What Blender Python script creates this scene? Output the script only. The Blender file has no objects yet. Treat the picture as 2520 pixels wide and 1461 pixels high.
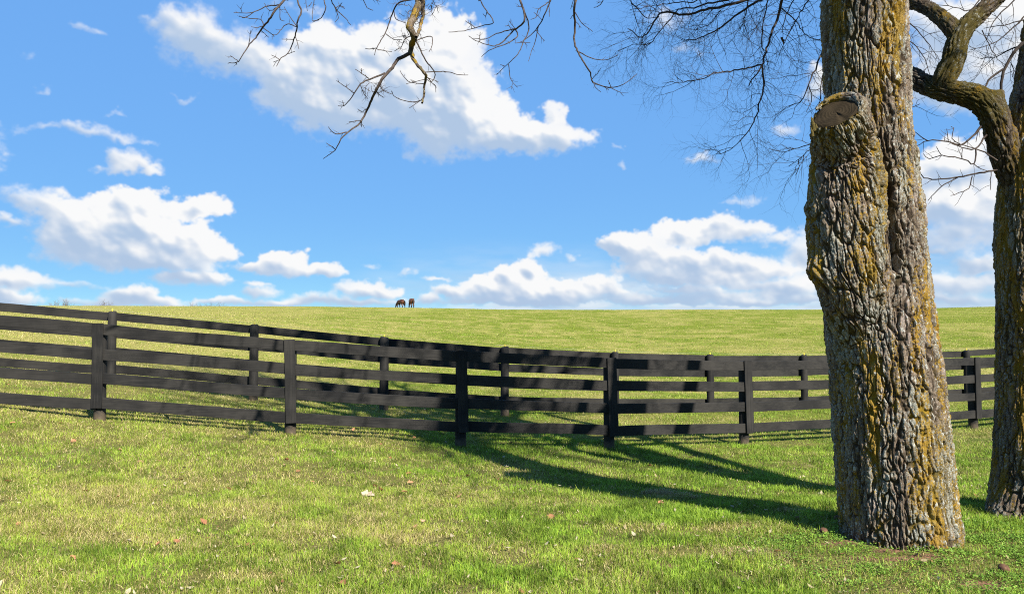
"""Paddock fence, two old trees and a pasture under a spring sky (Blender 4.5)."""
import bpy, bmesh, math, random
import numpy as np
from mathutils import Vector, Matrix

SC = bpy.context.scene
COL = SC.collection
R = math.radians
rng = np.random.default_rng(7)
random.seed(7)

FPX, CX, CY, PITCH, CAMZ = 1960.0, 1260.0, 730.5, math.atan(84.5/1960.0), 1.6

# ---------------------------------------------------------------- noise
def _hash(ix, iy, iz, seed):
    h = (ix.astype(np.uint32)*np.uint32(374761393) + iy.astype(np.uint32)*np.uint32(668265263)
         + iz.astype(np.uint32)*np.uint32(2147483647) + np.uint32((seed*974711 + 12345) & 0xffffffff))
    h = (h ^ (h >> np.uint32(13)))*np.uint32(1274126177)
    h ^= h >> np.uint32(16)
    h = h*np.uint32(2246822519)
    h ^= h >> np.uint32(15)
    return h.astype(np.float32)/np.float32(4294967296.0)

def vnoise(x, y, z, seed=0):
    xi, yi, zi = np.floor(x), np.floor(y), np.floor(z)
    fx, fy, fz = x-xi, y-yi, z-zi
    xi, yi, zi = xi.astype(np.int64), yi.astype(np.int64), zi.astype(np.int64)
    fx, fy, fz = [f*f*f*(f*(f*6-15)+10) for f in (fx, fy, fz)]
    r = 0
    for dx in (0, 1):
        wx = fx if dx else 1-fx
        for dy in (0, 1):
            wy = fy if dy else 1-fy
            for dz in (0, 1):
                r = r + wx*wy*(fz if dz else 1-fz)*_hash(xi+dx, yi+dy, zi+dz, seed)
    return r

def fbm(x, y, z, octv=4, seed=0, gain=.5, lac=2.03):
    a, s, t = 1.0, 0, 0
    for i in range(octv):
        s = s + a*vnoise(x, y, z, seed+i*17); t += a
        x, y, z, a = x*lac+3.1, y*lac+1.7, z*lac+5.3, a*gain
    return s/t

def worley2(x, y, seed=0):
    xi, yi = np.floor(x).astype(np.int64), np.floor(y).astype(np.int64)
    f1 = np.full(x.shape, 9., np.float32)
    z0 = np.zeros_like(xi)
    for dx in (-1, 0, 1):
        for dy in (-1, 0, 1):
            cx, cy = xi+dx, yi+dy
            d = (cx+_hash(cx, cy, z0, seed)-x)**2+(cy+_hash(cx, cy, z0+7, seed)-y)**2
            f1 = np.minimum(f1, d)
    return np.sqrt(f1)

def sstep(a, b, x):
    t = np.clip((x-a)/(b-a), 0, 1)
    return t*t*(3-2*t)

def pix2ang(x, y):
    a, b = (x-CX)/FPX, (CY-y)/FPX
    fy, fz = math.cos(PITCH)-b*math.sin(PITCH), math.sin(PITCH)+b*math.cos(PITCH)
    return math.degrees(math.atan2(a, fy)), math.degrees(math.atan2(fz, math.hypot(a, fy)))

# cumulus: (x, y, rx, ry, strength, softness) lobes, read as directions in the sky
LOBES = [
 # the big cloud
 (470, 90, 90, 70, .85, .8), (560, 125, 115, 66, .9, .7), (650, 140, 95, 52, .75, .8), (425, 62, 60, 45, .7, .9),
 (795, 110, 70, 55, 1., 0), (870, 160, 150, 90, 1.1, 0), (1000, 190, 170, 110, 1.15, 0), (1110, 110, 85, 70, .95, .2),
 (1050, 260, 210, 90, 1.1, 0), (760, 230, 130, 90, .95, .2), (850, 290, 150, 60, .8, .5), (1150, 240, 90, 90, .95, 0),
 (1180, 320, 160, 60, 1., .1), (1270, 330, 120, 50, .95, .1), (1100, 360, 110, 45, .7, .5), (1370, 340, 80, 38, .85, .2),
 (1360, 290, 34, 34, .72, .2), (1385, 262, 30, 22, .62, .3), (1430, 345, 34, 22, .6, .5), (690, 210, 60, 60, .6, .6),
 (720, 170, 90, 40, .5, .8),
 # left
 (95, 500, 75, 38, .68, .7), (135, 525, 60, 30, .85, .2), (245, 515, 75, 40, .9, .1), (360, 510, 95, 48, .95, .1),
 (500, 510, 70, 38, .9, .1), (470, 490, 24, 16, .6, .3), (180, 590, 90, 60, .9, .1), (300, 580, 130, 70, 1.0, 0), (430, 590, 120, 60, 1.05, 0),
 (540, 620, 65, 32, .95, .1), (330, 640, 190, 30, .8, .5), (160, 560, 70, 45, .7, .4), (420, 655, 150, 18, .6, .8),
 (215, 325, 75, 20, .6, .8), (130, 312, 50, 14, .5, .9), (300, 345, 65, 13, .55, .9), (300, 402, 45, 30, .7, .5), (345, 420, 65, 20, .75, .4), (265, 425, 50, 12, .55, .8),
 (20, 690, 80, 26, .95, .2), (15, 735, 70, 20, .9, .2), (10, 547, 38, 12, .6, .8),
 (695, 640, 60, 30, 1., 0), (640, 662, 70, 20, .9, .1), (760, 668, 80, 22, .95, .1), (820, 676, 40, 14, .8, .4),
 (480, 690, 95, 24, .85, .3), (430, 680, 50, 16, .7, .5), (335, 730, 70, 28, .95, .2), (270, 748, 70, 18, .85, .2), (400, 750, 70, 16, .8, .4),
 (640, 720, 70, 18, .7, .6), (900, 712, 70, 26, .9, .2), (940, 725, 50, 18, .8, .3), (1000, 680, 40, 16, .55, .8), (985, 722, 26, 18, .75, .3), (780, 742, 90, 18, .8, .5), (1060, 738, 35, 16, .85, .2), (1000, 745, 80, 12, .6, .8),
 # low layers along the skyline
 (1180, 745, 150, 12, .8, .5), (1620, 745, 150, 13, .85, .5), (1840, 748, 120, 13, .85, .5), (1980, 742, 90, 14, .8, .5), (1690, 712, 120, 12, .8, .6), (1860, 700, 110, 12, .8, .6), (1500, 722, 90, 12, .8, .6), (1940, 668, 70, 14, .75, .6), (560, 745, 110, 10, .75, .6), (700, 748, 60, 10, .8, .5), (880, 748, 90, 11, .8, .5), (640, 700, 44, 9, .7, .6), (1090, 690, 50, 9, .6, .8), (160, 700, 90, 8, .5, .9), (170, 738, 40, 9, .6, .8),
 (2330, 740, 110, 14, .8, .5), (2420, 660, 60, 12, .85, .4), (2300, 620, 60, 10, .7, .7),
 # centre right
 (1280, 685, 80, 48, 1.15, 0), (1200, 705, 80, 34, 1., .1), (1110, 720, 50, 22, .85, .3), (1370, 715, 90, 34, .95, .2), (1470, 705, 60, 30, .95, .1), (1300, 735, 200, 30, 1., .3),
 (1340, 615, 55, 26, .66, .7), (1420, 630, 30, 14, .5, .9),
 (1540, 605, 70, 36, 1.05, 0), (1630, 640, 110, 38, 1.05, 0), (1740, 650, 90, 36, 1.05, 0), (1830, 660, 80, 36, 1., 0), (1700, 685, 180, 28, .95, .2), (1900, 670, 60, 22, .85, .3), (1560, 665, 90, 26, .7, .6),
 (1650, 570, 70, 34, 1., 0), (1760, 560, 80, 36, 1., 0), (1850, 565, 70, 30, .9, .2), (1730, 590, 130, 20, .8, .4), (1925, 590, 55, 22, .65, .7), (1850, 495, 60, 14, .5, .9),
 (1560, 735, 120, 22, .75, .6), (1750, 730, 160, 26, .75, .6), (1930, 720, 110, 36, .8, .5), (1990, 640, 80, 50, .75, .5), (2000, 700, 90, 30, .8, .4), (2050, 600, 110, 70, .6, .7),
 # right of the big trunk
 (2360, 420, 120, 75, 1.05, 0), (2440, 380, 70, 60, 1., 0), (2310, 510, 120, 50, .85, .5), (2430, 520, 110, 60, .85, .5), (2380, 590, 170, 50, .75, .7), (2410, 645, 70, 20, .8, .3), (2360, 700, 170, 40, .75, .6),
 (2420, 90, 150, 110, 1., .2), (2500, 180, 120, 110, 1., .2), (2330, 200, 110, 80, .85, .4), (2270, 60, 90, 60, .6, .7), (2600, 60, 160, 140, 1., .2), (2590, 300, 80, 60, .8, .4),
 (2000, 205, 50, 36, .8, .4), (1700, 110, 60, 22, .5, .9), (1640, 50, 70, 26, .45, .9), (1725, 382, 60, 18, .56, .8), (1945, 312, 50, 18, .55, .8), (1515, 364, 24, 9, .45, .9), (1520, 402, 18, 8, .4, 1),
 (222, 80, 44, 15, .48, 1), (112, 222, 24, 12, .42, 1), (465, 243, 36, 11, .42, 1), (285, 285, 36, 10, .42, 1), (60, 140, 70, 14, .3, 1), (920, 655, 40, 10, .5, .9), (740, 20, 110, 22, .35, 1),
 # outside the photograph: more of the same sky
 (-200, 330, 160, 90, 1., .1), (-420, 520, 200, 90, 1., .1), (-140, 690, 160, 40, .9, .2), (-500, 700, 200, 40, .9, .2), (300, -260, 260, 110, 1., .2), (1300, -380, 300, 130, 1., .2),
 (2050, -330, 240, 120, .9, .3), (2800, 420, 220, 110, 1., .1), (2850, 680, 240, 50, .9, .2), (3300, 560, 260, 100, 1., .1), (3100, 100, 240, 120, 1., .2), (-700, 150, 240, 120, 1., .1),
]
AZ0, AZ1, EL0, EL1 = -52., 52., -1.5, 44.

def cloud_image(ppd=17.0):
    W, H = int((AZ1-AZ0)*ppd), int((EL1-EL0)*ppd)
    az = np.linspace(AZ0, AZ1, W, dtype=np.float32)[None, :].repeat(H, 0)
    el = np.linspace(EL0, EL1, H, dtype=np.float32)[:, None].repeat(W, 1)
    z0 = np.zeros_like(az)
    # perspective of a flat cloud deck: puffs shrink towards the horizon
    sc = 1.0/(0.35+0.055*np.clip(el, 0, 20))
    # ragged outlines
    def warp(f, amp, seed, o=3):
        return amp*(fbm(az*f, el*f*1.2, z0, o, seed)-.5), amp*(fbm(az*f, el*f*1.2, z0+9.7, o, seed+50)-.5)
    w1 = warp(.30, 2.4, 3); w2 = warp(1.1, .9, 5); w3 = warp(3.2, .34, 8, 3)
    k = np.clip(.35+.05*el, .4, 1.0)
    u, v = az+k*(w1[0]+w2[0]+w3[0]), el+k*(w1[1]*.7+w2[1]+w3[1])
    M = np.full(az.shape, -1.0, np.float32); S = np.zeros_like(M); WS = np.full_like(M, 1e-6); V = np.zeros_like(M)
    P8 = np.zeros_like(M)
    for (x, y, rx, ry, st, so) in LOBES:
        a, e = pix2ang(x, y)
        ra, rb = rx/FPX*57.3*1.0, ry/FPX*57.3*1.04
        x0, x1 = np.searchsorted(az[0], [a-2.2*ra-3, a+2.2*ra+3]); y0, y1 = np.searchsorted(el[:, 0], [e-2.2*rb-3, e+2.2*rb+3])
        if x1 <= x0 or y1 <= y0: continue
        s = np.s_[y0:y1, x0:x1]
        dx, dy = (u[s]-a)/ra, (v[s]-e)/rb
        dy = np.where(dy < 0, dy*1.25, dy)
        q = np.exp(-1.1*(dx*dx+dy*dy))*st
        P8[s] += q**3
        WS[s] += q; S[s] += q*so; V[s] += q*np.clip(dy, -1.5, 1.5)
    M = np.cbrt(P8)                      # soft union of the lobes
    soft = S/WS; vert = V/WS
    soft = np.clip(soft+.60*sstep(.15, -.9, vert)+.9*(fbm(az*.25, el*.42, z0+6, 3, 66)-.5), 0, 1)
    # cauliflower: inverted cellular noise at several sizes
    b, a, t = 0, 1.0, 0
    for i, f in enumerate((.42, .95, 2.0, 4.0, 7.5)):
        wx, wy = fbm(az*f*.9, el*f*.9, z0, 2, 60+i)-.5, fbm(az*f*.9, el*f*.9, z0+4.2, 2, 80+i)-.5
        wl = worley2(az*f+wx*.9+i*3, el*f*1.15+wy*.9, 20+i)
        b = b+a*(1-np.clip(wl, 0, 1.1)); t += a; a *= .55
    b = b/t
    fine = fbm(az*2.2, el*2.6, z0, 5, 11, gain=.6)
    wisp = fbm(az*.8, el*1.7, z0+2, 5, 31, gain=.58)
    hard = 1-soft
    T = M+.24*soft*sstep(.05, .3, M)-.40+(.58*hard+.24*soft)*(b-.50)+(.17+.32*soft)*(fine-.5)+(.22*hard+.34*soft)*(wisp-.5)
    T = T*sstep(.02, .12, M)-(1-sstep(.02, .12, M))*.3
    alpha = sstep(-.02, .17+.42*soft, T)*(1-.34*soft*(1-sstep(.40, .85, M)))
    # relief lit by the sun (upper right, behind the viewer)
    Hh = np.sqrt(np.clip(T, 0, None)+.004)
    def blur(A, n):
        for _ in range(2):
            c = np.cumsum(np.pad(A, ((n+1, n), (0, 0)), 'edge'), 0); A = (c[2*n+1:]-c[:-2*n-1])/(2*n+1)
            c = np.cumsum(np.pad(A, ((0, 0), (n+1, n)), 'edge'), 1); A = (c[:, 2*n+1:]-c[:, :-2*n-1])/(2*n+1)
        return A
    def rel(A, n):
        dx = (np.roll(A, -n, 1)-np.roll(A, n, 1)); dy = (np.roll(A, -n, 0)-np.roll(A, n, 0))
        return -(dx*.62+dy*.78)
    # every lobe in turn, upper and farther ones first: bright crown, grey base
    L = np.full(az.shape, .75, np.float32)
    for (x, y, rx, ry, st, so) in sorted(LOBES, key=lambda l: l[1]+.5*l[3]):
        a, e = pix2ang(x, y)
        ra, rb = rx/FPX*57.3*1.05, ry/FPX*57.3*1.1
        x0, x1 = np.searchsorted(az[0], [a-2*ra-2, a+2*ra+2]); y0, y1 = np.searchsorted(el[:, 0], [e-2*rb-2, e+2*rb+2])
        if x1 <= x0 or y1 <= y0: continue
        s = np.s_[y0:y1, x0:x1]
        dx, dy = (u[s]-a)/ra, (v[s]-e)/rb
        q = np.exp(-.9*(dx*dx+dy*dy))+.75*(b[s]-.5)+.30*(fine[s]-.5)
        m = sstep(.34, .62+.2*so, q)*min(1, st)*(.9-.4*so)
        lit = .70+.26*dx*.5+.27*dy+1.1*(b[s]-.5)
        L[s] = L[s]*(1-m)+np.clip(lit, 0, 1.05)*m
    L = blur(L, 1)
    H1, H2, H3 = blur(Hh, 2), blur(Hh, 5), blur(Hh, 15)
    sh = .9*rel(H1, 2)+.9*rel(H2, 6)+.6*rel(H3, 18)
    B1, B2 = blur(b, 1), blur(b, 4)
    sh = sh+(1.5*rel(B1, 2)+1.6*rel(B2, 6))*hard*sstep(.05, .5, T)
    thick = sstep(.10, .75, blur(T, 6))
    shade = .10+.80*L+.85*sh-.24*thick-.04*soft
    shade += 1.05*(fbm(az*.42, el*.95, z0+5, 5, 91)-.5)*thick+.18*np.clip(rel(H3,30)+rel(blur(Hh,26),40),-1,1)
    # thin rims let the light through
    shade = shade*thick+(1-thick)*np.clip(shade+.12, .35, 1)
    shade = np.clip(.52+1.25*(shade-.55), 0, 1)
    shade = shade**1.45
    low = sstep(2.0, .4, el)               # farthest clouds dissolve in the air
    alpha = alpha*(1-.12*low)
    sh_v = np.clip(.52+1.6*(fbm(az*.35, el*1.6, z0+3, 4, 45)-.5), .12, .95)
    veil = sstep(7.0, 1.6, el)*(.40+1.7*(fbm(az*.30, el*1.5, z0, 5, 44)-.45))*sstep(-12., 2., az+6*(fbm(az*.1, z0, z0, 2, 4)-.5))+sstep(2.4, .4, el)*(.15+.9*(fbm(az*.30, el*1.5, z0, 5, 47)-.4))
    bank = sstep(5.4, 2.6, el)*sstep(-9, 3, az+4*(fbm(az*.15, z0, z0, 2, 6)-.5))*np.clip(.72+1.5*(fbm(az*.38, el*1.7, z0+1, 5, 48)-.5), 0, .85)
    veil = np.maximum(veil, bank)
    vv = np.clip(veil, 0, .8); bw = sstep(-.05, .35, vv-alpha); shade = shade*(1-bw)+(sh_v*.85+.15*shade)*bw
    alpha = np.clip(np.maximum(alpha, vv), 0, 1)
    return alpha.astype(np.float32), shade.astype(np.float32)


# ---------------------------------------------------------------- scene helpers
def P(x, y, d):
    """World point seen at photo position (x, y) (2520 px wide) at depth d."""
    a, b = (x-CX)/FPX, (CY-y)/FPX
    return Vector((a*d, d*(math.cos(PITCH)-b*math.sin(PITCH)), CAMZ+d*(math.sin(PITCH)+b*math.cos(PITCH))))

def worley3(x, y, z, seed=0):
    xi, yi, zi = [np.floor(q).astype(np.int64) for q in (x, y, z)]
    f1 = np.full(x.shape, 9., np.float32); f2 = f1.copy(); cid = np.zeros(x.shape, np.float32)
    for dx in (-1, 0, 1):
        for dy in (-1, 0, 1):
            for dz in (-1, 0, 1):
                cx, cy, cz = xi+dx, yi+dy, zi+dz
                d = ((cx+_hash(cx, cy, cz, seed)-x)**2+(cy+_hash(cx, cy, cz, seed+5)-y)**2
                     + (cz+_hash(cx, cy, cz, seed+9)-z)**2).astype(np.float32)
                f2 = np.where(d < f1, f1, np.minimum(f2, d)); cid = np.where(d < f1, _hash(cx, cy, cz, seed+31), cid); f1 = np.minimum(f1, d)
    return np.sqrt(f1), np.sqrt(f2), cid

def np_mesh(name, V, quads=None, tris=None, attrs=None, smooth=True):
    me = bpy.data.meshes.new(name)
    V = np.asarray(V, np.float32)
    me.vertices.add(len(V)); me.vertices.foreach_set('co', V.ravel())
    L, ST = [], []
    n = 0
    for F, k in ((quads, 4), (tris, 3)):
        if F is None or len(F) == 0: continue
        F = np.asarray(F, np.int32)
        L.append(F.ravel()); ST.append(n+np.arange(len(F), dtype=np.int32)*k); n += F.size
    L, ST = np.concatenate(L), np.concatenate(ST)
    me.loops.add(len(L)); me.loops.foreach_set('vertex_index', L)
    me.polygons.add(len(ST)); me.polygons.foreach_set('loop_start', ST)
    me.polygons.foreach_set('use_smooth', np.full(len(ST), smooth, bool))
    for k, (typ, data) in (attrs or {}).items():
        at = me.attributes.new(k, typ, 'POINT')
        at.data.foreach_set('color' if 'COLOR' in typ else 'value', np.asarray(data, np.float32).ravel())
    me.update(calc_edges=True)
    return me

def link(name, me, mat=None, parent=None, loc=None):
    """One mesh object. Geometry is given in world space; loc moves the origin there."""
    o = bpy.data.objects.new(name, me)
    COL.objects.link(o)
    if mat is not None: me.materials.append(mat)
    if loc is not None:
        me.transform(Matrix.Translation(-Vector(loc))); o.location = loc
    if parent is not None:
        o.parent = parent
        pw = parent.location.copy()
        if parent.parent is not None: pw = pw+parent.parent.location
        if loc is None: me.transform(Matrix.Translation(-pw))
        else: o.location = Vector(loc)-pw
    return o

def tag(o, label=None, cat=None, group=None, kind=None):
    for k, v in (('label', label), ('category', cat), ('group', group), ('kind', kind)):
        if v: o[k] = v
    return o

def thing(name, loc, label, cat, group=None):
    o = bpy.data.objects.new(name, None); COL.objects.link(o)
    o.location = loc; o.empty_display_size = .1
    return tag(o, label, cat, group)

class Tubes:
    """Collects tapered round branches into one mesh."""
    def __init__(self): self.V, self.Q, self.n = [], [], 0
    def add(self, pts, rad, sides=5):
        p = np.asarray(pts, float); r = np.broadcast_to(np.asarray(rad, float), (len(p),))
        t = np.gradient(p, axis=0); t /= np.linalg.norm(t, axis=1)[:, None]+1e-9
        e = np.cross(t[0], [0.31, .2, .93] if abs(t[0][2]) < .9 else [1, .1, 0]); e /= np.linalg.norm(e)
        a = np.arange(sides)*2*math.pi/sides
        for i in range(len(p)):
            e = e-t[i]*np.dot(e, t[i]); e /= np.linalg.norm(e)+1e-9
            f = np.cross(t[i], e)
            self.V.append(p[i]+r[i]*(np.cos(a)[:, None]*e+np.sin(a)[:, None]*f))
        for i in range(len(p)-1):
            b = self.n+i*sides
            for k in range(sides):
                k2 = (k+1) % sides
                self.Q.append((b+k, b+k2, b+sides+k2, b+sides+k))
        self.n += len(p)*sides
    def mesh(self, name): return np_mesh(name, np.concatenate(self.V), quads=self.Q)

def smooth_path(pts, rad, step, jit=0., seed=0):
    """Catmull-Rom through control points, resampled about every `step` metres."""
    p = np.asarray([list(q) for q in pts], float); r = np.asarray(rad, float)
    if len(p) == 2: p = np.array([p[0], (p[0]+p[1])/2, p[1]]); r = np.array([r[0], (r[0]+r[1])/2, r[1]])
    q = np.vstack([2*p[0]-p[1], p, 2*p[-1]-p[-2]])
    out, ro = [], []
    for i in range(len(p)-1):
        n = max(1, int(np.linalg.norm(p[i+1]-p[i])/step))
        for k in range(n):
            t = k/n
            a, b, c, d = q[i], q[i+1], q[i+2], q[i+3]
            out.append(.5*(2*b+(c-a)*t+(2*a-5*b+4*c-d)*t*t+(3*b-a-3*c+d)*t**3)); ro.append(r[i]*(1-t)+r[i+1]*t)
    out.append(p[-1]); ro.append(r[-1])
    out = np.array(out)
    if jit:
        g = np.random.default_rng(seed); w = g.normal(0, jit, out.shape); w[0] = 0
        out = out+w
    return out, np.array(ro)

# ---------------------------------------------------------------- node helpers
class NT:
    def __init__(self, tree): self.t = tree; tree.nodes.clear()
    def n(self, typ, **kw):
        nd = self.t.nodes.new(typ)
        for k, v in kw.items():
            if k.startswith('i_'):
                s = nd.inputs[k[2:].replace('_', ' ')]
                if isinstance(v, bpy.types.NodeSocket): self.t.links.new(v, s)
                else: s.default_value = v
            else: setattr(nd, k, v)
        return nd
    def l(self, a, b): self.t.links.new(a, b)
    def math(self, op, a, b=None, c=None, clamp=False):
        nd = self.t.nodes.new('ShaderNodeMath'); nd.operation = op; nd.use_clamp = clamp
        for i, v in enumerate((a, b, c)):
            if v is None: continue
            if isinstance(v, bpy.types.NodeSocket): self.t.links.new(v, nd.inputs[i])
            else: nd.inputs[i].default_value = v
        return nd.outputs[0]
    def mix(self, f, a, b, mode='MIX'):
        nd = self.t.nodes.new('ShaderNodeMix'); nd.data_type = 'RGBA'; nd.blend_type = mode
        for i, v in ((0, f), (6, a), (7, b)):
            if isinstance(v, bpy.types.NodeSocket): self.t.links.new(v, nd.inputs[i])
            else: nd.inputs[i].default_value = v if i == 0 else (*v, 1)
        return nd.outputs[2]
    def noise(self, vec, scale, detail=3, rough=.55, dist=0.):
        nd = self.n('ShaderNodeTexNoise', i_Scale=scale, i_Detail=detail, i_Roughness=rough, i_Distortion=dist)
        if vec is not None: self.l(vec, nd.inputs['Vector'])
        return nd.outputs['Fac']
    def scale(self, vec, s):
        nd = self.n('ShaderNodeMapping'); self.l(vec, nd.inputs['Vector']); nd.inputs['Scale'].default_value = s
        return nd.outputs[0]
    def step(self, v, a, b):
        nd = self.n('ShaderNodeMapRange', interpolation_type='SMOOTHSTEP', i_From_Min=a, i_From_Max=b)
        self.l(v, nd.inputs['Value']); return nd.outputs[0]
    def bump(self, h, strength, dist):
        nd = self.n('ShaderNodeBump', i_Strength=strength, i_Distance=dist); self.l(h, nd.inputs['Height']); return nd.outputs[0]

def material(name):
    m = bpy.data.materials.new(name); m.use_nodes = True
    nt = NT(m.node_tree)
    out = nt.n('ShaderNodeOutputMaterial')
    bs = nt.n('ShaderNodeBsdfPrincipled', i_Roughness=.8)
    bs.inputs['Specular IOR Level'].default_value = .25
    nt.l(bs.outputs[0], out.inputs['Surface'])
    return m, nt, bs, out

def mat_bark(name, tint=1., yellow=.5, grey=.5, attr=True, olive=.55):
    m, nt, bs, _ = material(name)
    co = nt.n('ShaderNodeTexCoord').outputs['Object']
    st = nt.scale(co, (1, 1, .35))
    plate = nt.n('ShaderNodeAttribute', attribute_name='plate').outputs['Fac'] if attr else nt.noise(st, 60, 2)
    fine = nt.noise(co, 95, 4, .7)
    mid = nt.noise(st, 26, 4, .65)
    big = nt.noise(st, 3.2, 3, .6)
    c = nt.mix(nt.step(nt.math('ADD', nt.math('MULTIPLY', mid, .6), nt.math('MULTIPLY', fine, .4)), .34, .66), (.080*tint, .056*tint, .036*tint), (.29*tint, .225*tint, .165*tint))
    c = nt.mix(nt.step(nt.noise(st, 7, 3, .6), .56, .66), c, (.33*tint, .26*tint, .215*tint))       # pinkish fresh bark
    c = nt.mix(nt.math('MULTIPLY', nt.step(plate, .50, .06), .86), c, (.046*tint, .032*tint, .020*tint)) # inner bark in the furrows
    # olive algae, pale crusty lichen, golden lichen
    ol = nt.math('MULTIPLY', nt.step(nt.noise(st, 2.2, 4, .65), .46, .60), olive)
    c = nt.mix(ol, c, (.150*tint, .118*tint, .024*tint))
    g1 = nt.math('ADD', nt.math('MULTIPLY', nt.noise(st, 4.5, 5, .75), .62), nt.math('MULTIPLY', nt.noise(co, 75, 4, .7), .60))
    gm = nt.math('MULTIPLY', nt.step(g1, .70-.16*grey, .75-.16*grey), nt.step(plate, .35, .65))
    gc = nt.mix(fine, (.17*tint, .17*tint, .14*tint), (.50*tint, .50*tint, .43*tint))
    c = nt.mix(nt.math('MULTIPLY', gm, .85), c, gc)
    y1 = nt.math('ADD', nt.math('MULTIPLY', nt.noise(nt.scale(co, (1, 1, .16)), 6.5, 4, .68), .72), nt.math('MULTIPLY', nt.noise(co, 60, 4, .7), .46))
    ym = nt.step(y1, .712-.13*yellow, .750-.13*yellow)
    yc = nt.mix(nt.noise(co, 9, 3), (.185*tint, .145*tint, .016*tint), (.46*tint, .245*tint, .014*tint))
    c = nt.mix(nt.math('MULTIPLY', ym, .82), c, yc)
    fl = nt.math('MULTIPLY', nt.step(nt.noise(nt.scale(co, (1, 1, .6)), 34, 3, .6), .60, .64), nt.step(nt.noise(st, 3.6, 3, .6), .50-.22*grey, .60-.22*grey))
    c = nt.mix(nt.math('MULTIPLY', nt.math('MULTIPLY', fl, nt.step(plate, .3, .6)), .85), c, (.52*tint, .52*tint, .46*tint))   # pale flecks of crust
    c = nt.mix(nt.math('MULTIPLY', nt.math('SUBTRACT', fine, .5), .9, clamp=True), c, (.02, .016, .012))
    nt.l(c, bs.inputs['Base Color']); bs.inputs['Roughness'].default_value = .93; bs.inputs['Specular IOR Level'].default_value = .12
    h = nt.math('ADD', nt.math('MULTIPLY', fine, .6), nt.math('MULTIPLY', nt.noise(co, 230, 2), .35))
    nt.l(nt.bump(h, 1., .016), bs.inputs['Normal'])
    return m

def mat_plain(name, c1, c2, scale=8, rough=.85, bump=0., bdist=.004, spec=.2, stretch=(1, 1, 1)):
    m, nt, bs, _ = material(name)
    co = nt.scale(nt.n('ShaderNodeTexCoord').outputs['Object'], stretch)
    f = nt.noise(co, scale, 4, .6)
    nt.l(nt.mix(nt.step(f, .3, .7), c1, c2), bs.inputs['Base Color'])
    bs.inputs['Roughness'].default_value = rough; bs.inputs['Specular IOR Level'].default_value = spec
    if bump: nt.l(nt.bump(f, bump, bdist), bs.inputs['Normal'])
    return m

# ---------------------------------------------------------------- camera, sun, sky
cam_d = bpy.data.cameras.new('camera'); cam = bpy.data.objects.new('camera', cam_d); COL.objects.link(cam)
cam_d.sensor_width = 36; cam_d.lens = 36*FPX/2520; cam_d.clip_start = .1; cam_d.clip_end = 30000
cam.location = (0, 0, CAMZ); cam.rotation_euler = (R(90)+PITCH, 0, 0)
SC.camera = cam

SUN_AZ, SUN_EL = R(31), R(36)
SUN = Vector((math.sin(SUN_AZ)*math.cos(SUN_EL), -math.cos(SUN_AZ)*math.cos(SUN_EL), math.sin(SUN_EL)))
sd = bpy.data.lights.new('sun', 'SUN'); sd.energy = 5.0; sd.angle = R(.6); sd.color = (1., .955, .875)
so = bpy.data.objects.new('sun', sd); COL.objects.link(so); so.rotation_euler = SUN.to_track_quat('Z', 'Y').to_euler()
so.location = SUN*40

EXPOSURE = 1.25
SC.view_settings.view_transform = 'Standard'; SC.view_settings.look = 'None'
SC.view_settings.exposure = EXPOSURE; SC.view_settings.gamma = 1

def build_world():
    w = bpy.data.worlds.new('World'); SC.world = w; w.use_nodes = True
    nt = NT(w.node_tree)
    out = nt.n('ShaderNodeOutputWorld'); bg = nt.n('ShaderNodeBackground', i_Strength=.10)
    nt.l(bg.outputs[0], out.inputs['Surface'])
    sky = nt.n('ShaderNodeTexSky', sky_type='NISHITA', sun_disc=False, sun_elevation=SUN_EL,
               sun_rotation=math.pi-SUN_AZ, altitude=300, air_density=.5, dust_density=0., ozone_density=3.6)
    # soften the sky's bright horizon, as the photograph's exposure does
    sb = nt.n('ShaderNodeSeparateColor'); nt.l(sky.outputs[0], sb.inputs[0])
    gain = nt.math('MULTIPLY', nt.math('POWER', nt.math('MAXIMUM', sb.outputs[2], .05), -.9), 3.2)
    vm = nt.n('ShaderNodeVectorMath', operation='SCALE'); nt.l(sky.outputs[0], vm.inputs[0]); nt.l(gain, vm.inputs['Scale'])
    vt = nt.n('ShaderNodeVectorMath', operation='MULTIPLY'); nt.l(vm.outputs[0], vt.inputs[0]); vt.inputs[1].default_value = (.78, 1.035, 1.03)
    # clouds, computed above as a field over azimuth and elevation
    A, S = cloud_image()
    H, W = A.shape
    px = np.zeros((H, W, 4), np.float32); px[..., 0] = A; px[..., 1] = S; px[..., 3] = 1
    img = bpy.data.images.new('cloud_field', W, H, float_buffer=True, is_data=True)
    img.pixels.foreach_set(px.ravel()); img.update(); img.pack()
    d = nt.n('ShaderNodeTexCoord').outputs['Generated']
    sx = nt.n('ShaderNodeSeparateXYZ'); nt.l(d, sx.inputs[0])
    az = nt.math('ARCTAN2', sx.outputs[0], sx.outputs[1]); el = nt.math('ARCSINE', sx.outputs[2])
    u = nt.math('DIVIDE', nt.math('SUBTRACT', az, R(AZ0)), R(AZ1-AZ0)); v = nt.math('DIVIDE', nt.math('SUBTRACT', el, R(EL0)), R(EL1-EL0))
    cv = nt.n('ShaderNodeCombineXYZ'); nt.l(u, cv.inputs[0]); nt.l(v, cv.inputs[1])
    ti = nt.n('ShaderNodeTexImage', image=img, extension='CLIP', interpolation='Cubic'); nt.l(cv.outputs[0], ti.inputs['Vector'])
    sp = nt.n('ShaderNodeSeparateColor'); nt.l(ti.outputs[0], sp.inputs[0])
    k = 10*2**-EXPOSURE
    cc = nt.mix(sp.outputs[1], (.44*k, .575*k, .775*k), (.955*k, .96*k, .965*k))
    nt.l(nt.mix(sp.outputs[0], vt.outputs[0], cc), bg.inputs['Color'])
build_world()
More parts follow.
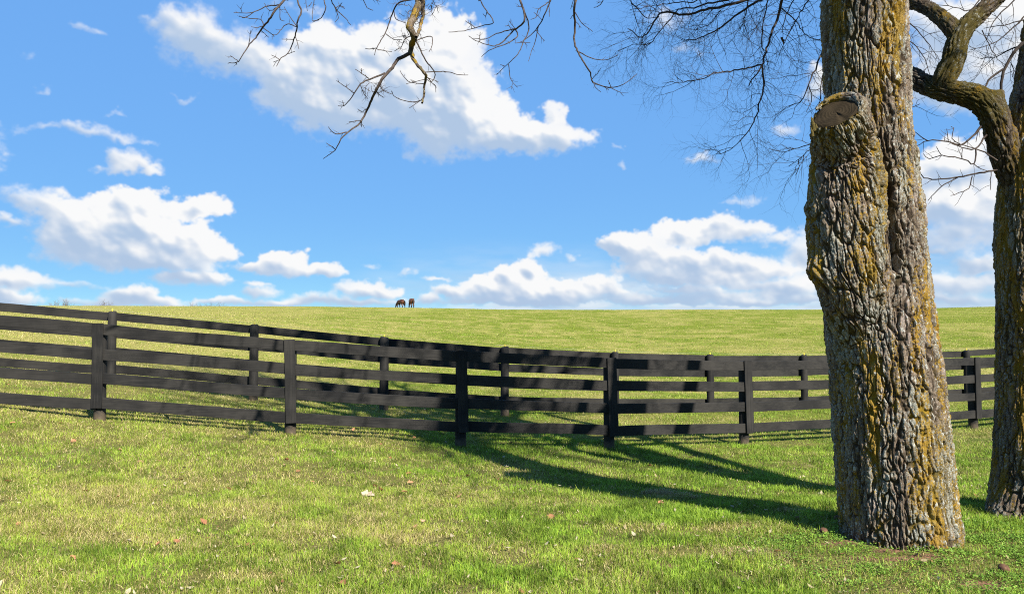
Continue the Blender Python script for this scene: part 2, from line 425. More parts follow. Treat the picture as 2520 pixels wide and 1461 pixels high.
# ---------------------------------------------------------------- terrain
_fx = np.linspace(-60, 60, 1201)
_fz = np.interp(_fx, [-60, -30, -14, -10, -7.7, -5.9, -5, -3.2, -2.5, -.7, 1.5, 4, 5, 7, 10, 14, 20, 30, 60],
                [2.6, 2.2, 1.25, .85, .57, .33, .25, .09, .06, -.12, -.21, -.28, -.32, -.34, -.31, -.25, -.1, .1, .4])
_g = np.exp(-.5*(np.arange(-12, 13)/5.)**2); _g /= _g.sum()
_fz = np.convolve(np.pad(_fz, 12, 'edge'), _g, 'valid')
_ry = np.linspace(0, 1000, 4001)
_rz = np.interp(_ry, [0, 17, 22, 30, 50, 80, 105, 118, 128, 140, 170, 250, 400, 1000], [0, 0, .1, .42, 1.35, 2.95, 4.25, 4.85, 5.10, 4.85, 3.4, -1., -3, -3])
_g2 = np.exp(-.5*(np.arange(-40, 41)/16.)**2); _g2 /= _g2.sum()
_rz = np.convolve(np.pad(_rz, 40, 'edge'), _g2, 'valid')

def terrain(x, y):
    x, y = np.asarray(x, float), np.asarray(y, float)
    f = np.interp(x, _fx, _fz)
    near = .5*f*sstep(.5, -5., x)*sstep(-1, 5, y)
    w = sstep(6.3, 11.0, y)
    z = near*(1-w)+f*w
    z = z*(1-.85*sstep(25, 90, y))
    r = x/np.maximum(y, 20)
    k = np.interp(r, [-1, -.64, -.3, 0, .38, .52, .62, .8, 1.5], [1.045, 1.035, 1.025, 1.0, .985, 1.02, 1.085, 1.22, 1.3])
    z = z+np.interp(y, _ry, _rz)*np.where(_far_ok(y), k, 1)
    # small unevenness of the sod
    b = .030*(fbm(x*.55, y*.55, 0*x, 3, 71)-.5)+.022*(fbm(x*2.6, y*2.6, 0*x+4, 2, 73)-.5)
    z = z+b*sstep(1.0, 4.0, y)*np.where(y < 60, 1, 3)
    return z
def _far_ok(y): return y < 400
def tz(x, y): return float(terrain(np.array([x]), np.array([y]))[0])

def hit(px, py):
    """Where the view ray through a photo position meets the ground."""
    d = np.linspace(3.5, 60, 12000)
    p0, p1 = P(px, py, 1), Vector((0, 0, CAMZ)); v = p0-p1
    x, y, z = v.x*d, v.y*d, CAMZ+v.z*d
    i = int(np.argmax(z < terrain(x, y)))
    return float(x[i]), float(y[i]), tz(x[i], y[i])

SOIL = [hit(2105, 1334)+(.16, .07), hit(2190, 1353)+(.20, .06), hit(2300, 1366)+(.18, .06), hit(2052, 1338)+(.16, .10), hit(1655, 1392)+(.10, .06), hit(2120, 1372)+(.10, .05), hit(2260, 1375)+(.34, .07), hit(2420, 1440)+(.20, .10), hit(1935, 1400)+(.16, .05)]
DRY = [hit(1635, 1222)+(.28, .16), hit(1560, 1300)+(.35, .2), hit(1690, 1365)+(.34, .14), hit(1480, 1355)+(.22, .12), hit(1790, 1300)+(.4, .12), hit(300, 1330)+(.5, .16), hit(620, 1420)+(.3, .12), hit(1000, 1330)+(.35, .12)]
def spots(x, y, L):
    m = np.zeros_like(x)
    for (sx, sy, sz, a, b) in L: m = np.maximum(m, np.exp(-(((x-sx)/a)**2+((y-sy)/b)**2)))
    return m
TREE_C = (2.93, 6.25)
def cover(x, y):
    """0..1 where the small-leaved weed grows round the foot of the trunk."""
    d = np.hypot((x-3.25)/1.55, (y-5.75)/1.15)
    return sstep(1.15, .55, d+.5*(fbm(x*2.2, y*2.2, 0*x, 3, 77)-.5))
def dryness(x, y):
    """Straw share of the sward: a real difference between patches of the lawn."""
    n = fbm(x*.42, y*.42, 0*x+1.5, 4, 81); n2 = fbm(x*1.7, y*1.7, 0*x+8, 3, 83)
    left = sstep(1.0, -4.0, x+.25*(y-7))
    field = sstep(13, 24, y)
    d = .20+.40*left+.30*field+1.35*(n-.5)+1.05*(n2-.5)-.16*sstep(2.5, -.5, np.abs(x-1.2))*sstep(14, 8, y)
    return np.clip(d, .04, .92)

def build_ground():
    a = np.concatenate([-np.geomspace(6000, 32, 46), np.arange(-30, -9, .6), np.arange(-9, 9.001, .10), np.arange(9.6, 31, .6), np.geomspace(32, 6000, 46)])
    b = np.concatenate([-np.geomspace(6000, 4, 30), np.arange(-3, 3.5, .5), np.arange(3.6, 13, .10), np.arange(13, 30, .25), np.arange(30.5, 60, 1.), np.arange(61, 190, 2.), np.geomspace(195, 6000, 46)])
    X, Y = np.meshgrid(a, b)
    Z = terrain(X.ravel(), Y.ravel()).reshape(X.shape)
    nx, ny = len(a), len(b)
    i = (np.arange(ny-1)[:, None]*nx+np.arange(nx-1)[None]).ravel()
    Q = np.stack([i, i+1, i+nx+1, i+nx], 1)
    xs, ys = X.ravel(), Y.ravel()
    near = (ys < 30) & (ys > 0) & (np.abs(xs) < 30)
    soil = np.zeros(len(xs)); soil[near] = spots(xs[near], ys[near], SOIL)
    dry = np.full(len(xs), .5); m = (ys > 0) & (ys < 300); dry[m] = dryness(xs[m], ys[m])
    me = np_mesh('ground', np.stack([xs, ys, Z.ravel()], 1), quads=Q, attrs={'soil': ('FLOAT', soil), 'dry': ('FLOAT', dry), 'open': ('FLOAT', sstep(9, 26, ys))})
    m, nt, bs, _ = material('turf')
    pos = nt.n('ShaderNodeNewGeometry').outputs['Position']
    dry = nt.n('ShaderNodeAttribute', attribute_name='dry').outputs['Fac']
    so = nt.n('ShaderNodeAttribute', attribute_name='soil').outputs['Fac']
    f1 = nt.noise(pos, 38, 4, .7); f2 = nt.noise(pos, 6.5, 4, .65); f3 = nt.noise(pos, .55, 4, .6); f4 = nt.noise(nt.scale(pos, (1, .35, 1)), .07, 3, .6)
    green = nt.mix(f1, (.062, .092, .011), (.205, .230, .034))
    straw = nt.mix(f1, (.145, .138, .034), (.37, .325, .098))
    t = nt.math('ADD', nt.math('ADD', dry, nt.math('MULTIPLY', nt.math('SUBTRACT', f2, .5), 1.5)), nt.math('ADD', nt.math('MULTIPLY', nt.math('SUBTRACT', f3, .5), 1.2), nt.math('MULTIPLY', nt.math('SUBTRACT', f4, .5), 1.5)))
    c = nt.mix(nt.step(t, .12, .95), green, straw)
    fr = nt.n('ShaderNodeAttribute', attribute_name='open').outputs['Fac']
    c = nt.mix(fr, nt.mix(f1, (.070, .068, .018), (.19, .165, .058)), c)      # dark thatch between the blades near by
    wd = nt.noise(nt.scale(pos, (1, .5, 1)), .9, 5, .7)
    c = nt.mix(nt.math('MULTIPLY', nt.step(wd, .57, .66), .55), c, (.055, .105, .014))     # greener patches
    c = nt.mix(nt.math('MULTIPLY', nt.step(nt.noise(nt.scale(pos, (1, .5, 1)), 1.7, 5, .72), .60, .70), .5), c, (.40, .34, .15))
    sm = nt.step(nt.math('ADD', so, nt.math('MULTIPLY', nt.math('SUBTRACT', f2, .5), .6)), .35, .6)
    c = nt.mix(sm, c, nt.mix(f1, (.10, .052, .028), (.26, .15, .09)))
    nt.l(c, bs.inputs['Base Color']); bs.inputs['Roughness'].default_value = 1; bs.inputs['Specular IOR Level'].default_value = 0
    h = nt.math('ADD', nt.math('MULTIPLY', f1, .05), nt.math('MULTIPLY', f2, .22))
    nt.l(nt.bump(h, .8, .35), bs.inputs['Normal'])
    tag(link('ground', me, m), kind='structure')
build_ground()

# ---------------------------------------------------------------- grass
def mat_blade(name, trans=.3, spec=.22):
    m = bpy.data.materials.new(name); m.use_nodes = True
    nt = NT(m.node_tree); out = nt.n('ShaderNodeOutputMaterial')
    c = nt.n('ShaderNodeAttribute', attribute_name='tone').outputs['Color']
    bs = nt.n('ShaderNodeBsdfPrincipled', i_Roughness=.55); bs.inputs['Specular IOR Level'].default_value = spec
    nt.l(c, bs.inputs['Base Color'])
    tr = nt.n('ShaderNodeBsdfTranslucent'); nt.l(c, tr.inputs['Color'])
    mx = nt.n('ShaderNodeMixShader', i_Fac=trans); nt.l(bs.outputs[0], mx.inputs[1]); nt.l(tr.outputs[0], mx.inputs[2])
    nt.l(mx.outputs[0], out.inputs['Surface'])
    return m

def sward(n, y0, y1, hmin, hmax, width, seed, two=True, pw=1.0, straw_flat=True):
    g = np.random.default_rng(seed)
    yy = (y0**pw+(y1**pw-y0**pw)*g.random(n))**(1/pw)
    xx = (g.random(n)*2-1)*(.665*yy+2.5)
    # tufts: pull blades towards clump centres
    tuft = fbm(xx*3.4, yy*3.4, 0*xx, 2, 91)
    keep = (g.random(n) < .10+1.5*tuft) & (np.hypot(xx-TREE_C[0], yy-TREE_C[1]) > .40)
    keep &= g.random(n) > 1.15*spots(xx, yy, SOIL)
    keep &= g.random(n) > .80*cover(xx, yy)
    xx, yy, tuft = xx[keep], yy[keep], tuft[keep]; n = len(xx)
    zz = terrain(xx, yy)
    dry = np.clip(dryness(xx, yy)+.75*spots(xx, yy, DRY), 0, .98)
    straw = g.random(n) < dry*.80
    h = (hmin+(hmax-hmin)*g.random(n)**1.6)*(.40+1.2*tuft)
    tall = g.random(n) < .05; h = np.where(tall, h*1.45, h)
    h = np.where(straw, h*.85, h)
    psi = g.random(n)*2*math.pi
    lean = np.where(straw, .5+1.3*g.random(n), .15+.75*g.random(n))
    lx, ly = np.cos(psi)*lean*h, np.sin(psi)*lean*h
    hh = h/np.sqrt(1+.55*lean**2)
    phi = psi+math.pi/2+g.normal(0, .7, n)
    w = width*(.65+.7*g.random(n))*np.where(straw, .85, 1.)
    sx, sy = np.cos(phi)*w/2, np.sin(phi)*w/2
    b = np.stack([xx, yy, zz-.006], 1); s = np.stack([sx, sy, 0*sx], 1)
    mid = b+np.stack([lx*.34, ly*.34, hh*.66+.004], 1); tip = b+np.stack([lx, ly, hh+.006], 1)
    if two:
        V = np.stack([b-s, b+s, mid+s*.75, mid-s*.75, tip], 1).reshape(-1, 3); k = 5
        o = np.arange(n)*5
        Q = np.stack([o, o+1, o+2, o+3], 1); T = np.stack([o+3, o+2, o+4], 1)
    else:
        V = np.stack([b-s, b+s, tip], 1).reshape(-1, 3); k = 3
        o = np.arange(n)*3; Q = np.zeros((0, 4), int); T = np.stack([o, o+1, o+2], 1)
    r1, r2 = g.random(n)[:, None], g.random(n)[:, None]
    cl = np.clip(1+1.5*(fbm(xx*5.5, yy*5.5, 0*xx+2, 3, 92)-.5)+1.0*(fbm(xx*15, yy*15, 0*xx+5, 2, 93)-.5), .45, 1.55)[:, None]
    green = np.array([.080, .165, .014])*(1-r1)+np.array([.250, .360, .033])*r1
    warm = np.array([.270, .285, .040])
    gm = np.clip(.85*dry[:, None]+.5*(r2-.5), 0, 1)
    green = (green*(1-gm)+warm*gm)*cl
    st = np.array([.34, .275, .085])*(1-r2)+np.array([.60, .50, .23])*r2
    c = np.where(straw[:, None], st, green)
    C = np.concatenate([np.repeat(c, k, 0), np.ones((n*k, 1))], 1)
    return V, Q, T, C

def build_grass():
    parts = [sward(560000, 4.1, 8.2, .022, .062, .0042, 1, True, 1.55),
             sward(330000, 8.0, 13.2, .024, .062, .0056, 2, True, 1.5),
             sward(260000, 12.8, 23., .026, .064, .0095, 3, False, 1.3),
             sward(170000, 22.5, 50., .03, .07, .022, 4, False, 1.1),
             sward(120000, 49., 128., .03, .075, .05, 5, False, 1.0)]
    V, Q, T, C, n = [], [], [], [], 0
    for v, q, t, c in parts:
        V.append(v); Q.append(q+n); T.append(t+n); C.append(c); n += len(v)
    me = np_mesh('grass', np.concatenate(V), np.concatenate(Q), np.concatenate(T), {'tone': ('FLOAT_COLOR', np.concatenate(C))}, smooth=False)
    o = link('grass', me, mat_blade('grass_blade'))
    tag(o, 'short spring grass mixed with straw covering the lawn and pasture', 'grass', kind='stuff')
build_grass()

def build_cover():
    g = np.random.default_rng(21)
    n = 170000
    x, y = 1.4+g.random(n)*4.4, 4.0+g.random(n)*3.6
    k = (g.random(n) < cover(x, y)) & (g.random(n) > .95*spots(x, y, SOIL)) & (np.hypot(x-TREE_C[0], y-TREE_C[1]) > .38)
    # grows in small cushions
    k &= g.random(n) < .15+1.3*sstep(.35, .65, fbm(x*5, y*5, 0*x, 3, 95))
    x, y = x[k], y[k]; n = len(x)
    z = terrain(x, y)+.006+.034*g.random(n)*(.4+fbm(x*5, y*5, 0*x, 2, 96))
    r = .0036+.0036*g.random(n)
    a = g.random(n)*6.28; tl = g.normal(0, .42, (n, 2))
    ex = np.stack([np.cos(a), np.sin(a), tl[:, 0]], 1); ey = np.stack([-np.sin(a), np.cos(a), tl[:, 1]], 1)
    c = np.stack([x, y, z], 1)[:, None]
    an = np.arange(6)*math.pi/3
    V = c+r[:, None, None]*(1.25*np.cos(an)[None, :, None]*ex[:, None]+.8*np.sin(an)[None, :, None]*ey[:, None])
    V[:, [1, 2, 4, 5], 2] += (r*.25)[:, None]
    o = np.arange(n)[:, None]*6
    Q = np.concatenate([o+[0, 1, 2, 3], o+[0, 3, 4, 5]], 0)
    t = g.random(n)[:, None]
    col = np.array([.09, .195, .020])*(1-t)+np.array([.26, .40, .058])*t
    C = np.concatenate([np.repeat(col, 6, 0), np.ones((n*6, 1))], 1)
    me = np_mesh('ground_cover', V.reshape(-1, 3), quads=Q, attrs={'tone': ('FLOAT_COLOR', C)}, smooth=False)
    tag(link('ground_cover', me, mat_blade('weed_leaf', .35)), 'bright green small-leaved weed round the foot of the big trunk', 'ground cover', kind='stuff')
build_cover()

def build_litter():
    g = np.random.default_rng(31)
    n = 6000
    y = 4.2+11*g.random(n)**1.35; x = (g.random(n)*2-1)*(.66*y+.6)
    k = (g.random(n) < .35+.9*fbm(x*.8, y*.8, 0*x, 3, 97)) & (np.hypot(x-TREE_C[0], y-TREE_C[1]) > .5) & (g.random(n) > .7*cover(x, y))
    x, y = x[k], y[k]; n = len(x)
    z = terrain(x, y)+.012+.026*g.random(n)
    L = .007+.022*g.random(n)**2.2; W = L*(.16+.30*g.random(n))
    a = g.random(n)*6.28; p = g.normal(0, .35, n)
    ex = np.stack([np.cos(a)*np.cos(p), np.sin(a)*np.cos(p), np.sin(p)], 1); ey = np.stack([-np.sin(a), np.cos(a), g.normal(0, .4, n)], 1)
    c = np.stack([x, y, z], 1)
    up = np.array([0, 0, 1.])[None]
    q = []
    for u, v, h in ((-1, 0, .25), (-.3, -1, 0), (-.3, 1, .1), (.45, -.8, 0), (.45, .8, .1), (1, 0, .35)):
        q.append(c+ex*(u*L)[:, None]+ey*(v*W)[:, None]+up*(h*L)[:, None])
    V = np.stack(q, 1).reshape(-1, 3); o = np.arange(n)[:, None]*6
    Q = o+[1, 3, 4, 2]; T = np.concatenate([o+[0, 1, 2], o+[3, 5, 4]], 0)
    t = g.random(n)[:, None]
    col = np.array([.26, .20, .10])*(1-t)+np.array([.42, .36, .24])*t
    br = g.random(n)[:, None] < .12
    col = np.where(br, np.array([.20, .10, .05]), col)
    C = np.concatenate([np.repeat(col, 6, 0), np.ones((n*6, 1))], 1)
    me = np_mesh('leaf_litter', V, quads=Q, tris=T, attrs={'tone': ('FLOAT_COLOR', C)}, smooth=False)
    tag(link('leaf_litter', me, mat_blade('dry_scrap', .15, 0.)), 'small pale scraps of dry leaf scattered through the grass', 'litter', kind='stuff')
build_litter()

# fallen leaves, one by one
def leaf_mesh(seed):
    g = np.random.default_rng(seed)
    nu, nv = 13, 5
    V = []
    for i in range(nu):
        u = i/(nu-1)
        w = (math.sin(math.pi*u**.8)**.8)*(.34+.10*math.sin(u*19+seed))+.012
        for j in range(nv):
            v = (j/(nv-1)-.5)*2
            V.append((u-.5, v*w, .26*abs(v)**1.6*w*2*(.6+.5*g.random())+.22*(u-.5)**2+.05*math.sin(6*u+seed)))
    Q = [(i*nv+j, (i+1)*nv+j, (i+1)*nv+j+1, i*nv+j+1) for i in range(nu-1) for j in range(nv-1)]
    return np_mesh('dead_leaf', V, quads=Q)

def build_leaves():
    g = np.random.default_rng(44)
    tones = [((.30, .125, .055), (.42, .21, .11)), ((.20, .085, .04), (.30, .14, .07)), ((.36, .20, .11), (.50, .31, .19))]
    mats = [mat_plain('dead_leaf_%s' % n, a, b, 9, .7, .4, .02) for n, (a, b) in zip(('rust', 'brown', 'tan'), tones)]
    protos = []
    for k in range(6):
        me = leaf_mesh(k); me.materials.append(mats[k % 3]); protos.append(me)
    px = [(18, 950), (150, 1045), (30, 1045), (180, 1090), (343, 1095), (250, 1030), (411, 1030), (400, 970), (680, 970), (565, 1210), (290, 1228), (345, 1142), (20, 1190), (555, 1045), (820, 1115), (706, 1135), (700, 1150), (720, 1160), (735, 1165),
          (640, 1180), (935, 1210), (920, 1202), (1130, 1227), (445, 1185), (770, 1190), (1040, 1290), (1020, 1305), (830, 1395), (845, 1445), (1355, 1280), (45, 1295), (180, 1380), (620, 1350), (995, 1215), (1010, 1192), (870, 1060), (1045, 1010), (1120, 1015), (1020, 1080), (1290, 1060), (1380, 1070), (1485, 1180), (1600, 1150), (1700, 1130), (1830, 1265), (1290, 1212), (1005, 1170), (960, 1130), (1150, 1175), (1255, 1040), (800, 1040), (2070, 1340), (2240, 1330), (2420, 1125), (2400, 1225), (380, 1210), (500, 1290), (95, 1415)]
    for _ in range(14): px.append((g.random()*2400, 1050+360*g.random()**1.3))
    big = hit(905, 1223)
    for x, y in px:
        X, Y, Z = hit(x, y)
        if math.hypot(X-TREE_C[0], Y-TREE_C[1]) < .55: continue
        o = bpy.data.objects.new('fallen_leaf', protos[int(g.integers(0, 6))]); COL.objects.link(o)
        s = .040+.045*g.random()
        o.scale = (s, s*(.7+.5*g.random()), s)
        o.rotation_euler = (g.normal(0, .45), g.normal(0, .4), g.random()*6.28)
        o.location = (X, Y, Z+.024)
        tag(o, 'curled brown dead leaf lying on the lawn', 'leaf', 'dead leaves lying on the lawn')
    me = leaf_mesh(9); me.materials.append(mat_plain('dead_leaf_bleached', (.36, .26, .17), (.46, .36, .26), 7, .7, .4, .02))
    o = bpy.data.objects.new('fallen_leaf', me); COL.objects.link(o)
    o.location = (big[0], big[1], big[2]+.026); o.scale = (.15, .12, .10); o.rotation_euler = (.35, .15, -.35)
    tag(o, 'large pale bleached leaf lying in the middle of the sunny lawn', 'leaf')
build_leaves()

def build_tufts():
    mat = mat_blade('dead_grass', .25, .1)
    for i, (px, py, rad, n, hh, lab) in enumerate([
            (1622, 1216, .15, 420, .085, 'larger brown tuft of dead grass standing in the trunk shadow'), (1690, 1224, .11, 260, .07, 'smaller brown tuft of dead grass beside the larger one in the trunk shadow'),
            (1860, 1368, .22, 520, .07, 'straw-coloured tuft of dead grass on the sunny lawn left of the big trunk'), (1945, 1262, .12, 220, .07, 'thin brown tuft of dead grass near the trunk end of the shadow'),
            (1480, 1352, .15, 240, .05, 'flattened straw patch of dead grass in the sunny middle of the lawn')]):
        g = np.random.default_rng(300+i)
        X, Y, Z = hit(px, py)
        r = rad*np.sqrt(g.random(n)); a = g.random(n)*6.28
        x, y = X+r*np.cos(a)*1.3, Y+r*np.sin(a)*.8; z = terrain(x, y)-.004
        h = hh*(.45+.75*g.random(n))*(1.1-.6*r/rad)
        ps = a+g.normal(0, .9, n); le = .5+.9*g.random(n)
        lx, ly = np.cos(ps)*le*h, np.sin(ps)*le*h
        s = np.stack([-np.sin(ps), np.cos(ps), 0*ps], 1)*.0022
        b = np.stack([x, y, z], 1); mid = b+np.stack([lx*.4, ly*.4, h*.7], 1); tip = b+np.stack([lx, ly, h*.75], 1)
        V = np.stack([b-s, b+s, mid+s*.8, mid-s*.8, tip], 1).reshape(-1, 3); o = np.arange(n)*5
        t = g.random(n)[:, None]
        k = np.array([.24, .17, .075])*(1-t)+np.array([.48, .38, .20])*t
        C = np.concatenate([np.repeat(k, 5, 0), np.ones((n*5, 1))], 1)
        me = np_mesh('dead_grass_tuft', V, np.stack([o, o+1, o+2, o+3], 1), np.stack([o+3, o+2, o+4], 1), {'tone': ('FLOAT_COLOR', C)}, smooth=False)
        tag(link('dead_grass_tuft', me, mat, None, (X, Y, Z)), lab, 'grass tuft')
build_tufts()

def build_nuts():
    husk = mat_plain('nut_husk', (.055, .028, .016), (.16, .085, .045), 40, .8, .6, .006)
    spec = [(2027, 1316, .030, 'round brown fallen nut on sunlit weeds left of the big trunk'),
            (2060, 1283, .026, 'round dark fallen nut in the shade against the big trunk'),
            (1962, 1283, .022, 'small dark nut in the shadow band left of the big trunk'),
            (2470, 1412, .034, 'split dark nut husk near the lower right corner of the lawn')]
    for x, y, r, lab in spec:
        X, Y, Z = hit(x, y)
        bm = bmesh.new(); bmesh.ops.create_icosphere(bm, subdivisions=3, radius=r)
        for v in bm.verts:
            v.co.z *= .86; v.co.x *= 1.12
            ln = 1+.08*math.sin(9*v.co.x/r+2)*math.sin(7*v.co.y/r)-.14*math.exp(-((v.co.y/r)/.16)**2)*(1 if 'split' in lab else .3)
            v.co *= ln
        for f in bm.faces: f.smooth = True
        me = bpy.data.meshes.new('fallen_nut'); bm.to_mesh(me); bm.free(); me.materials.append(husk)
        o = bpy.data.objects.new('fallen_nut', me); COL.objects.link(o)
        o.location = (X, Y, Z+r*.75+.012); o.rotation_euler = (.3, .2, random.random()*6)
        tag(o, lab, 'nut')
build_nuts()
# ---------------------------------------------------------------- bark and branches
BARK = mat_bark('bark_lichened', .80, .72, .55)
BARK2 = mat_bark('bark_mossy', .70, .86, .55)
BARK3 = mat_bark('bark_olive_moss', .40, .42, .25, olive=.9)
MOSSY = mat_bark('bark_golden_moss', .80, .95, .1, attr=False)
TWIG = mat_plain('twig_bark', (.030, .022, .018), (.080, .060, .048), 30, .85, .4, .003)
TWIG_DARK = mat_plain('twig_bark_dark', (.022, .017, .015), (.06, .045, .036), 20, .9)

def bark_loft(pts, rad, step, circ, cell, amp, seed=0, bumps=(), flare=0., oval=.03, grooves=(), twist=0.):
    """Closed bark surface round a path: plates, furrows and bosses are real relief."""
    C, r = smooth_path(pts, rad, step)
    n = len(C); nth = max(12, int(2*math.pi*r.max()/circ))
    s = np.concatenate([[0], np.cumsum(np.linalg.norm(np.diff(C, axis=0), axis=1))])
    t = np.gradient(C, axis=0); t /= np.linalg.norm(t, axis=1)[:, None]
    e = np.cross([0, 1., 0], t[0]) if abs(t[0][1]) < .9 else np.cross([0, 0, 1.], t[0])
    E1, E2 = [], []
    for i in range(n):
        e = e-t[i]*np.dot(e, t[i]); e /= np.linalg.norm(e); E1.append(e); E2.append(np.cross(t[i], e))
    E1, E2 = np.array(E1)[:, None], np.array(E2)[:, None]
    th = np.arange(nth)*2*math.pi/nth
    ct, stn = np.cos(th)[None], np.sin(th)[None]
    rr = r[:, None]*np.ones_like(ct)
    rr = rr*(1+oval*np.sin(2*th+1.3+seed)[None]+oval*.6*np.sin(3*th+seed*2.1)[None])
    if flare:
        z = C[:, 2][:, None]
        rr = rr*(1+flare*np.exp(-np.clip(z, -.2, 9)/.20)*(.35+.65*np.cos(5*th+.8)[None]**2))
    N = ct[..., None]*E1+stn[..., None]*E2
    S0 = C[:, None]+rr[..., None]*N
    tw = th[None]+twist*s[:, None]
    bx, by, bz = np.cos(tw)*r[:, None], np.sin(tw)*r[:, None], s[:, None]+0*ct
    w = .9*cell*(fbm(bx/.11, by/.11, bz/.16, 3, seed+1)-.5)*2
    w2 = .9*cell*(fbm(bx/.11+7, by/.11, bz/.16, 3, seed+2)-.5)*2
    f1, f2, c1 = worley3((bx+w)/cell, (by+w2)/cell, (bz+w)/(cell*7.5), seed)
    g1, g2, c2 = worley3((bx+w2)/(cell*.48), (by+w)/(cell*.48), bz/(cell*1.8), seed+3)
    crack = sstep(.03, .20, f2-f1); crk2 = sstep(.02, .14, g2-g1)
    plate = crack*(.42+.30*c1+.28*crk2*(.35+.65*c2))
    fibre = fbm(bx/.010, by/.010, bz/.10, 2, seed+8)
    wave = fbm(bx/.16, by/.16, bz/.5, 3, seed+5)
    fine = fbm(bx/.016, by/.016, bz/.024, 3, seed+6)
    rough = fbm(bx/.045, by/.045, bz/.07, 3, seed+7)
    disp = amp*(1.5*plate-.85)+amp*.9*(rough-.5)+amp*.7*(fine-.5)+amp*.8*(fibre-.5)+amp*1.5*(wave-.5)
    for (bp, br, ba) in bumps:
        d = np.linalg.norm(S0-np.array(bp)[None, None], axis=2)
        disp = disp+ba*np.exp(-(d/br)**2)
    for (line, gw, gd) in grooves:      # long scars on the side that faces the lawn
        vx, vz = S0[..., 1]*math.cos(PITCH)+(S0[..., 2]-CAMZ)*math.sin(PITCH), -S0[..., 1]*math.sin(PITCH)+(S0[..., 2]-CAMZ)*math.cos(PITCH)
        X, Y = CX+FPX*S0[..., 0]/vx, CY-FPX*vz/vx
        dm = np.full(X.shape, 1e9)
        for (ax_, ay_), (bx_, by_) in zip(line[:-1], line[1:]):
            tt = np.clip(((X-ax_)*(bx_-ax_)+(Y-ay_)*(by_-ay_))/((bx_-ax_)**2+(by_-ay_)**2), 0, 1)
            dm = np.minimum(dm, np.hypot(X-ax_-tt*(bx_-ax_), Y-ay_-tt*(by_-ay_)))
        wv = gw*FPX/6.*(.7+.6*rough)
        disp = disp+np.where(N[..., 1] < .15, gd*np.exp(-(dm/wv)**2), 0)
    V = (S0+disp[..., None]*N).reshape(-1, 3)
    i = (np.arange(n-1)[:, None]*nth); k = np.arange(nth)[None]; k2 = (k+1) % nth
    Q = np.stack([i+k, i+k2, i+nth+k2, i+nth+k], 2).reshape(-1, 4)
    return V, Q, np.clip(plate*1.25, 0, 1).ravel()

def bark_obj(name, loft, mat, parent):
    V, Q, p = loft
    return link(name, np_mesh(name, V, quads=Q, attrs={'plate': ('FLOAT', p)}), mat, parent)

def blocked(p):
    """True where a branch would hang into the part of the sky the photo shows empty."""
    return p[1] > .3 and (p[2]-CAMZ)/p[1] < .50 and abs(p[0])/p[1] < .78

def grow(tub, p, d, L, r, lvl, g, up=.10, dens=.42):
    p, d = np.array(p, float), np.array(d, float); d /= np.linalg.norm(d)
    n = max(4, int(L/.28)); pts, rs = [p.copy()], [r]
    for i in range(n):
        d = d+g.normal(0, .13, 3); d[2] += up*.5
        d /= np.linalg.norm(d)
        q = p+d*L/n
        if blocked(q):
            d = np.array([d[0]*.5, d[1]*.4-.15, abs(d[2])+.5]); d /= np.linalg.norm(d); q = p+d*L/n
            if blocked(q): break
        p = q; pts.append(p.copy()); rs.append(r*(1-.55*(i+1)/n))
        if lvl > 0 and i > 0 and g.random() < dens:
            side = np.cross(d, g.normal(0, 1, 3)); side /= np.linalg.norm(side)+1e-6
            grow(tub, p, d*.55+side*.8, L*(.40+.3*g.random()), rs[-1]*.55, lvl-1, g, up, dens)
    if len(pts) > 2: tub.add(pts, rs, 7 if r > .05 else (5 if r > .015 else 3))
    if lvl > 0:
        for k in range(2):
            side = np.cross(d, g.normal(0, 1, 3)); side /= np.linalg.norm(side)+1e-6
            grow(tub, p, d*.8+side*.55, L*(.62+.2*g.random()), rs[-1]*.9, lvl-1, g, up, dens)

def twig(tub, p, d, L, r, g, lvl, droop=-.10, curl=.16):
    p, d = np.array(p, float), np.array(d, float); d /= np.linalg.norm(d)+1e-9
    n = 7 if L > .25 else 4
    pts, rs = [p.copy()], [r]
    for i in range(n):
        d = d+g.normal(0, .17, 3)*[1, .5, 1]; d[2] += droop if i < n*.55 else curl
        d /= np.linalg.norm(d); p = p+d*L/n
        pts.append(p.copy()); rs.append(r*(1-.62*(i+1)/n))
        if lvl > 0 and i >= 1:
            for sgn in ((-1, 1) if g.random() < .25 else ((-1,) if (i % 2) else (1,))):
                if g.random() < .85:
                    a = sgn*(.55+.5*g.random())
                    dd = np.array([d[0]*math.cos(a)-d[2]*math.sin(a), d[1]+g.normal(0, .35), d[0]*math.sin(a)+d[2]*math.cos(a)])
                    twig(tub, p, dd, L*(.35+.35*g.random()), rs[-1]*.72, g, lvl-1, droop, curl)
    tub.add(pts, rs, 3)

def fringe(tub, path, rad, g, spacing, L0, L1, r, lvl, droop=-.10, curl=.16, start=0.):
    s = np.concatenate([[0], np.cumsum(np.linalg.norm(np.diff(path, axis=0), axis=1))])
    q = start*s[-1]; sgn = 1
    while q < s[-1]:
        i = min(int(np.searchsorted(s, q)), len(path)-2)
        d = path[i+1]-path[i]; d = d/(np.linalg.norm(d)+1e-9)
        a = sgn*(.5+.7*g.random()); sgn = -sgn if g.random() < .8 else sgn
        dd = np.array([d[0]*math.cos(a)-d[2]*math.sin(a), d[1]+g.normal(0, .45), d[0]*math.sin(a)+d[2]*math.cos(a)])
        twig(tub, path[i], dd, L0+(L1-L0)*g.random(), min(r, rad[i]*.8), g, lvl, droop, curl)
        q += spacing*(.5+g.random())

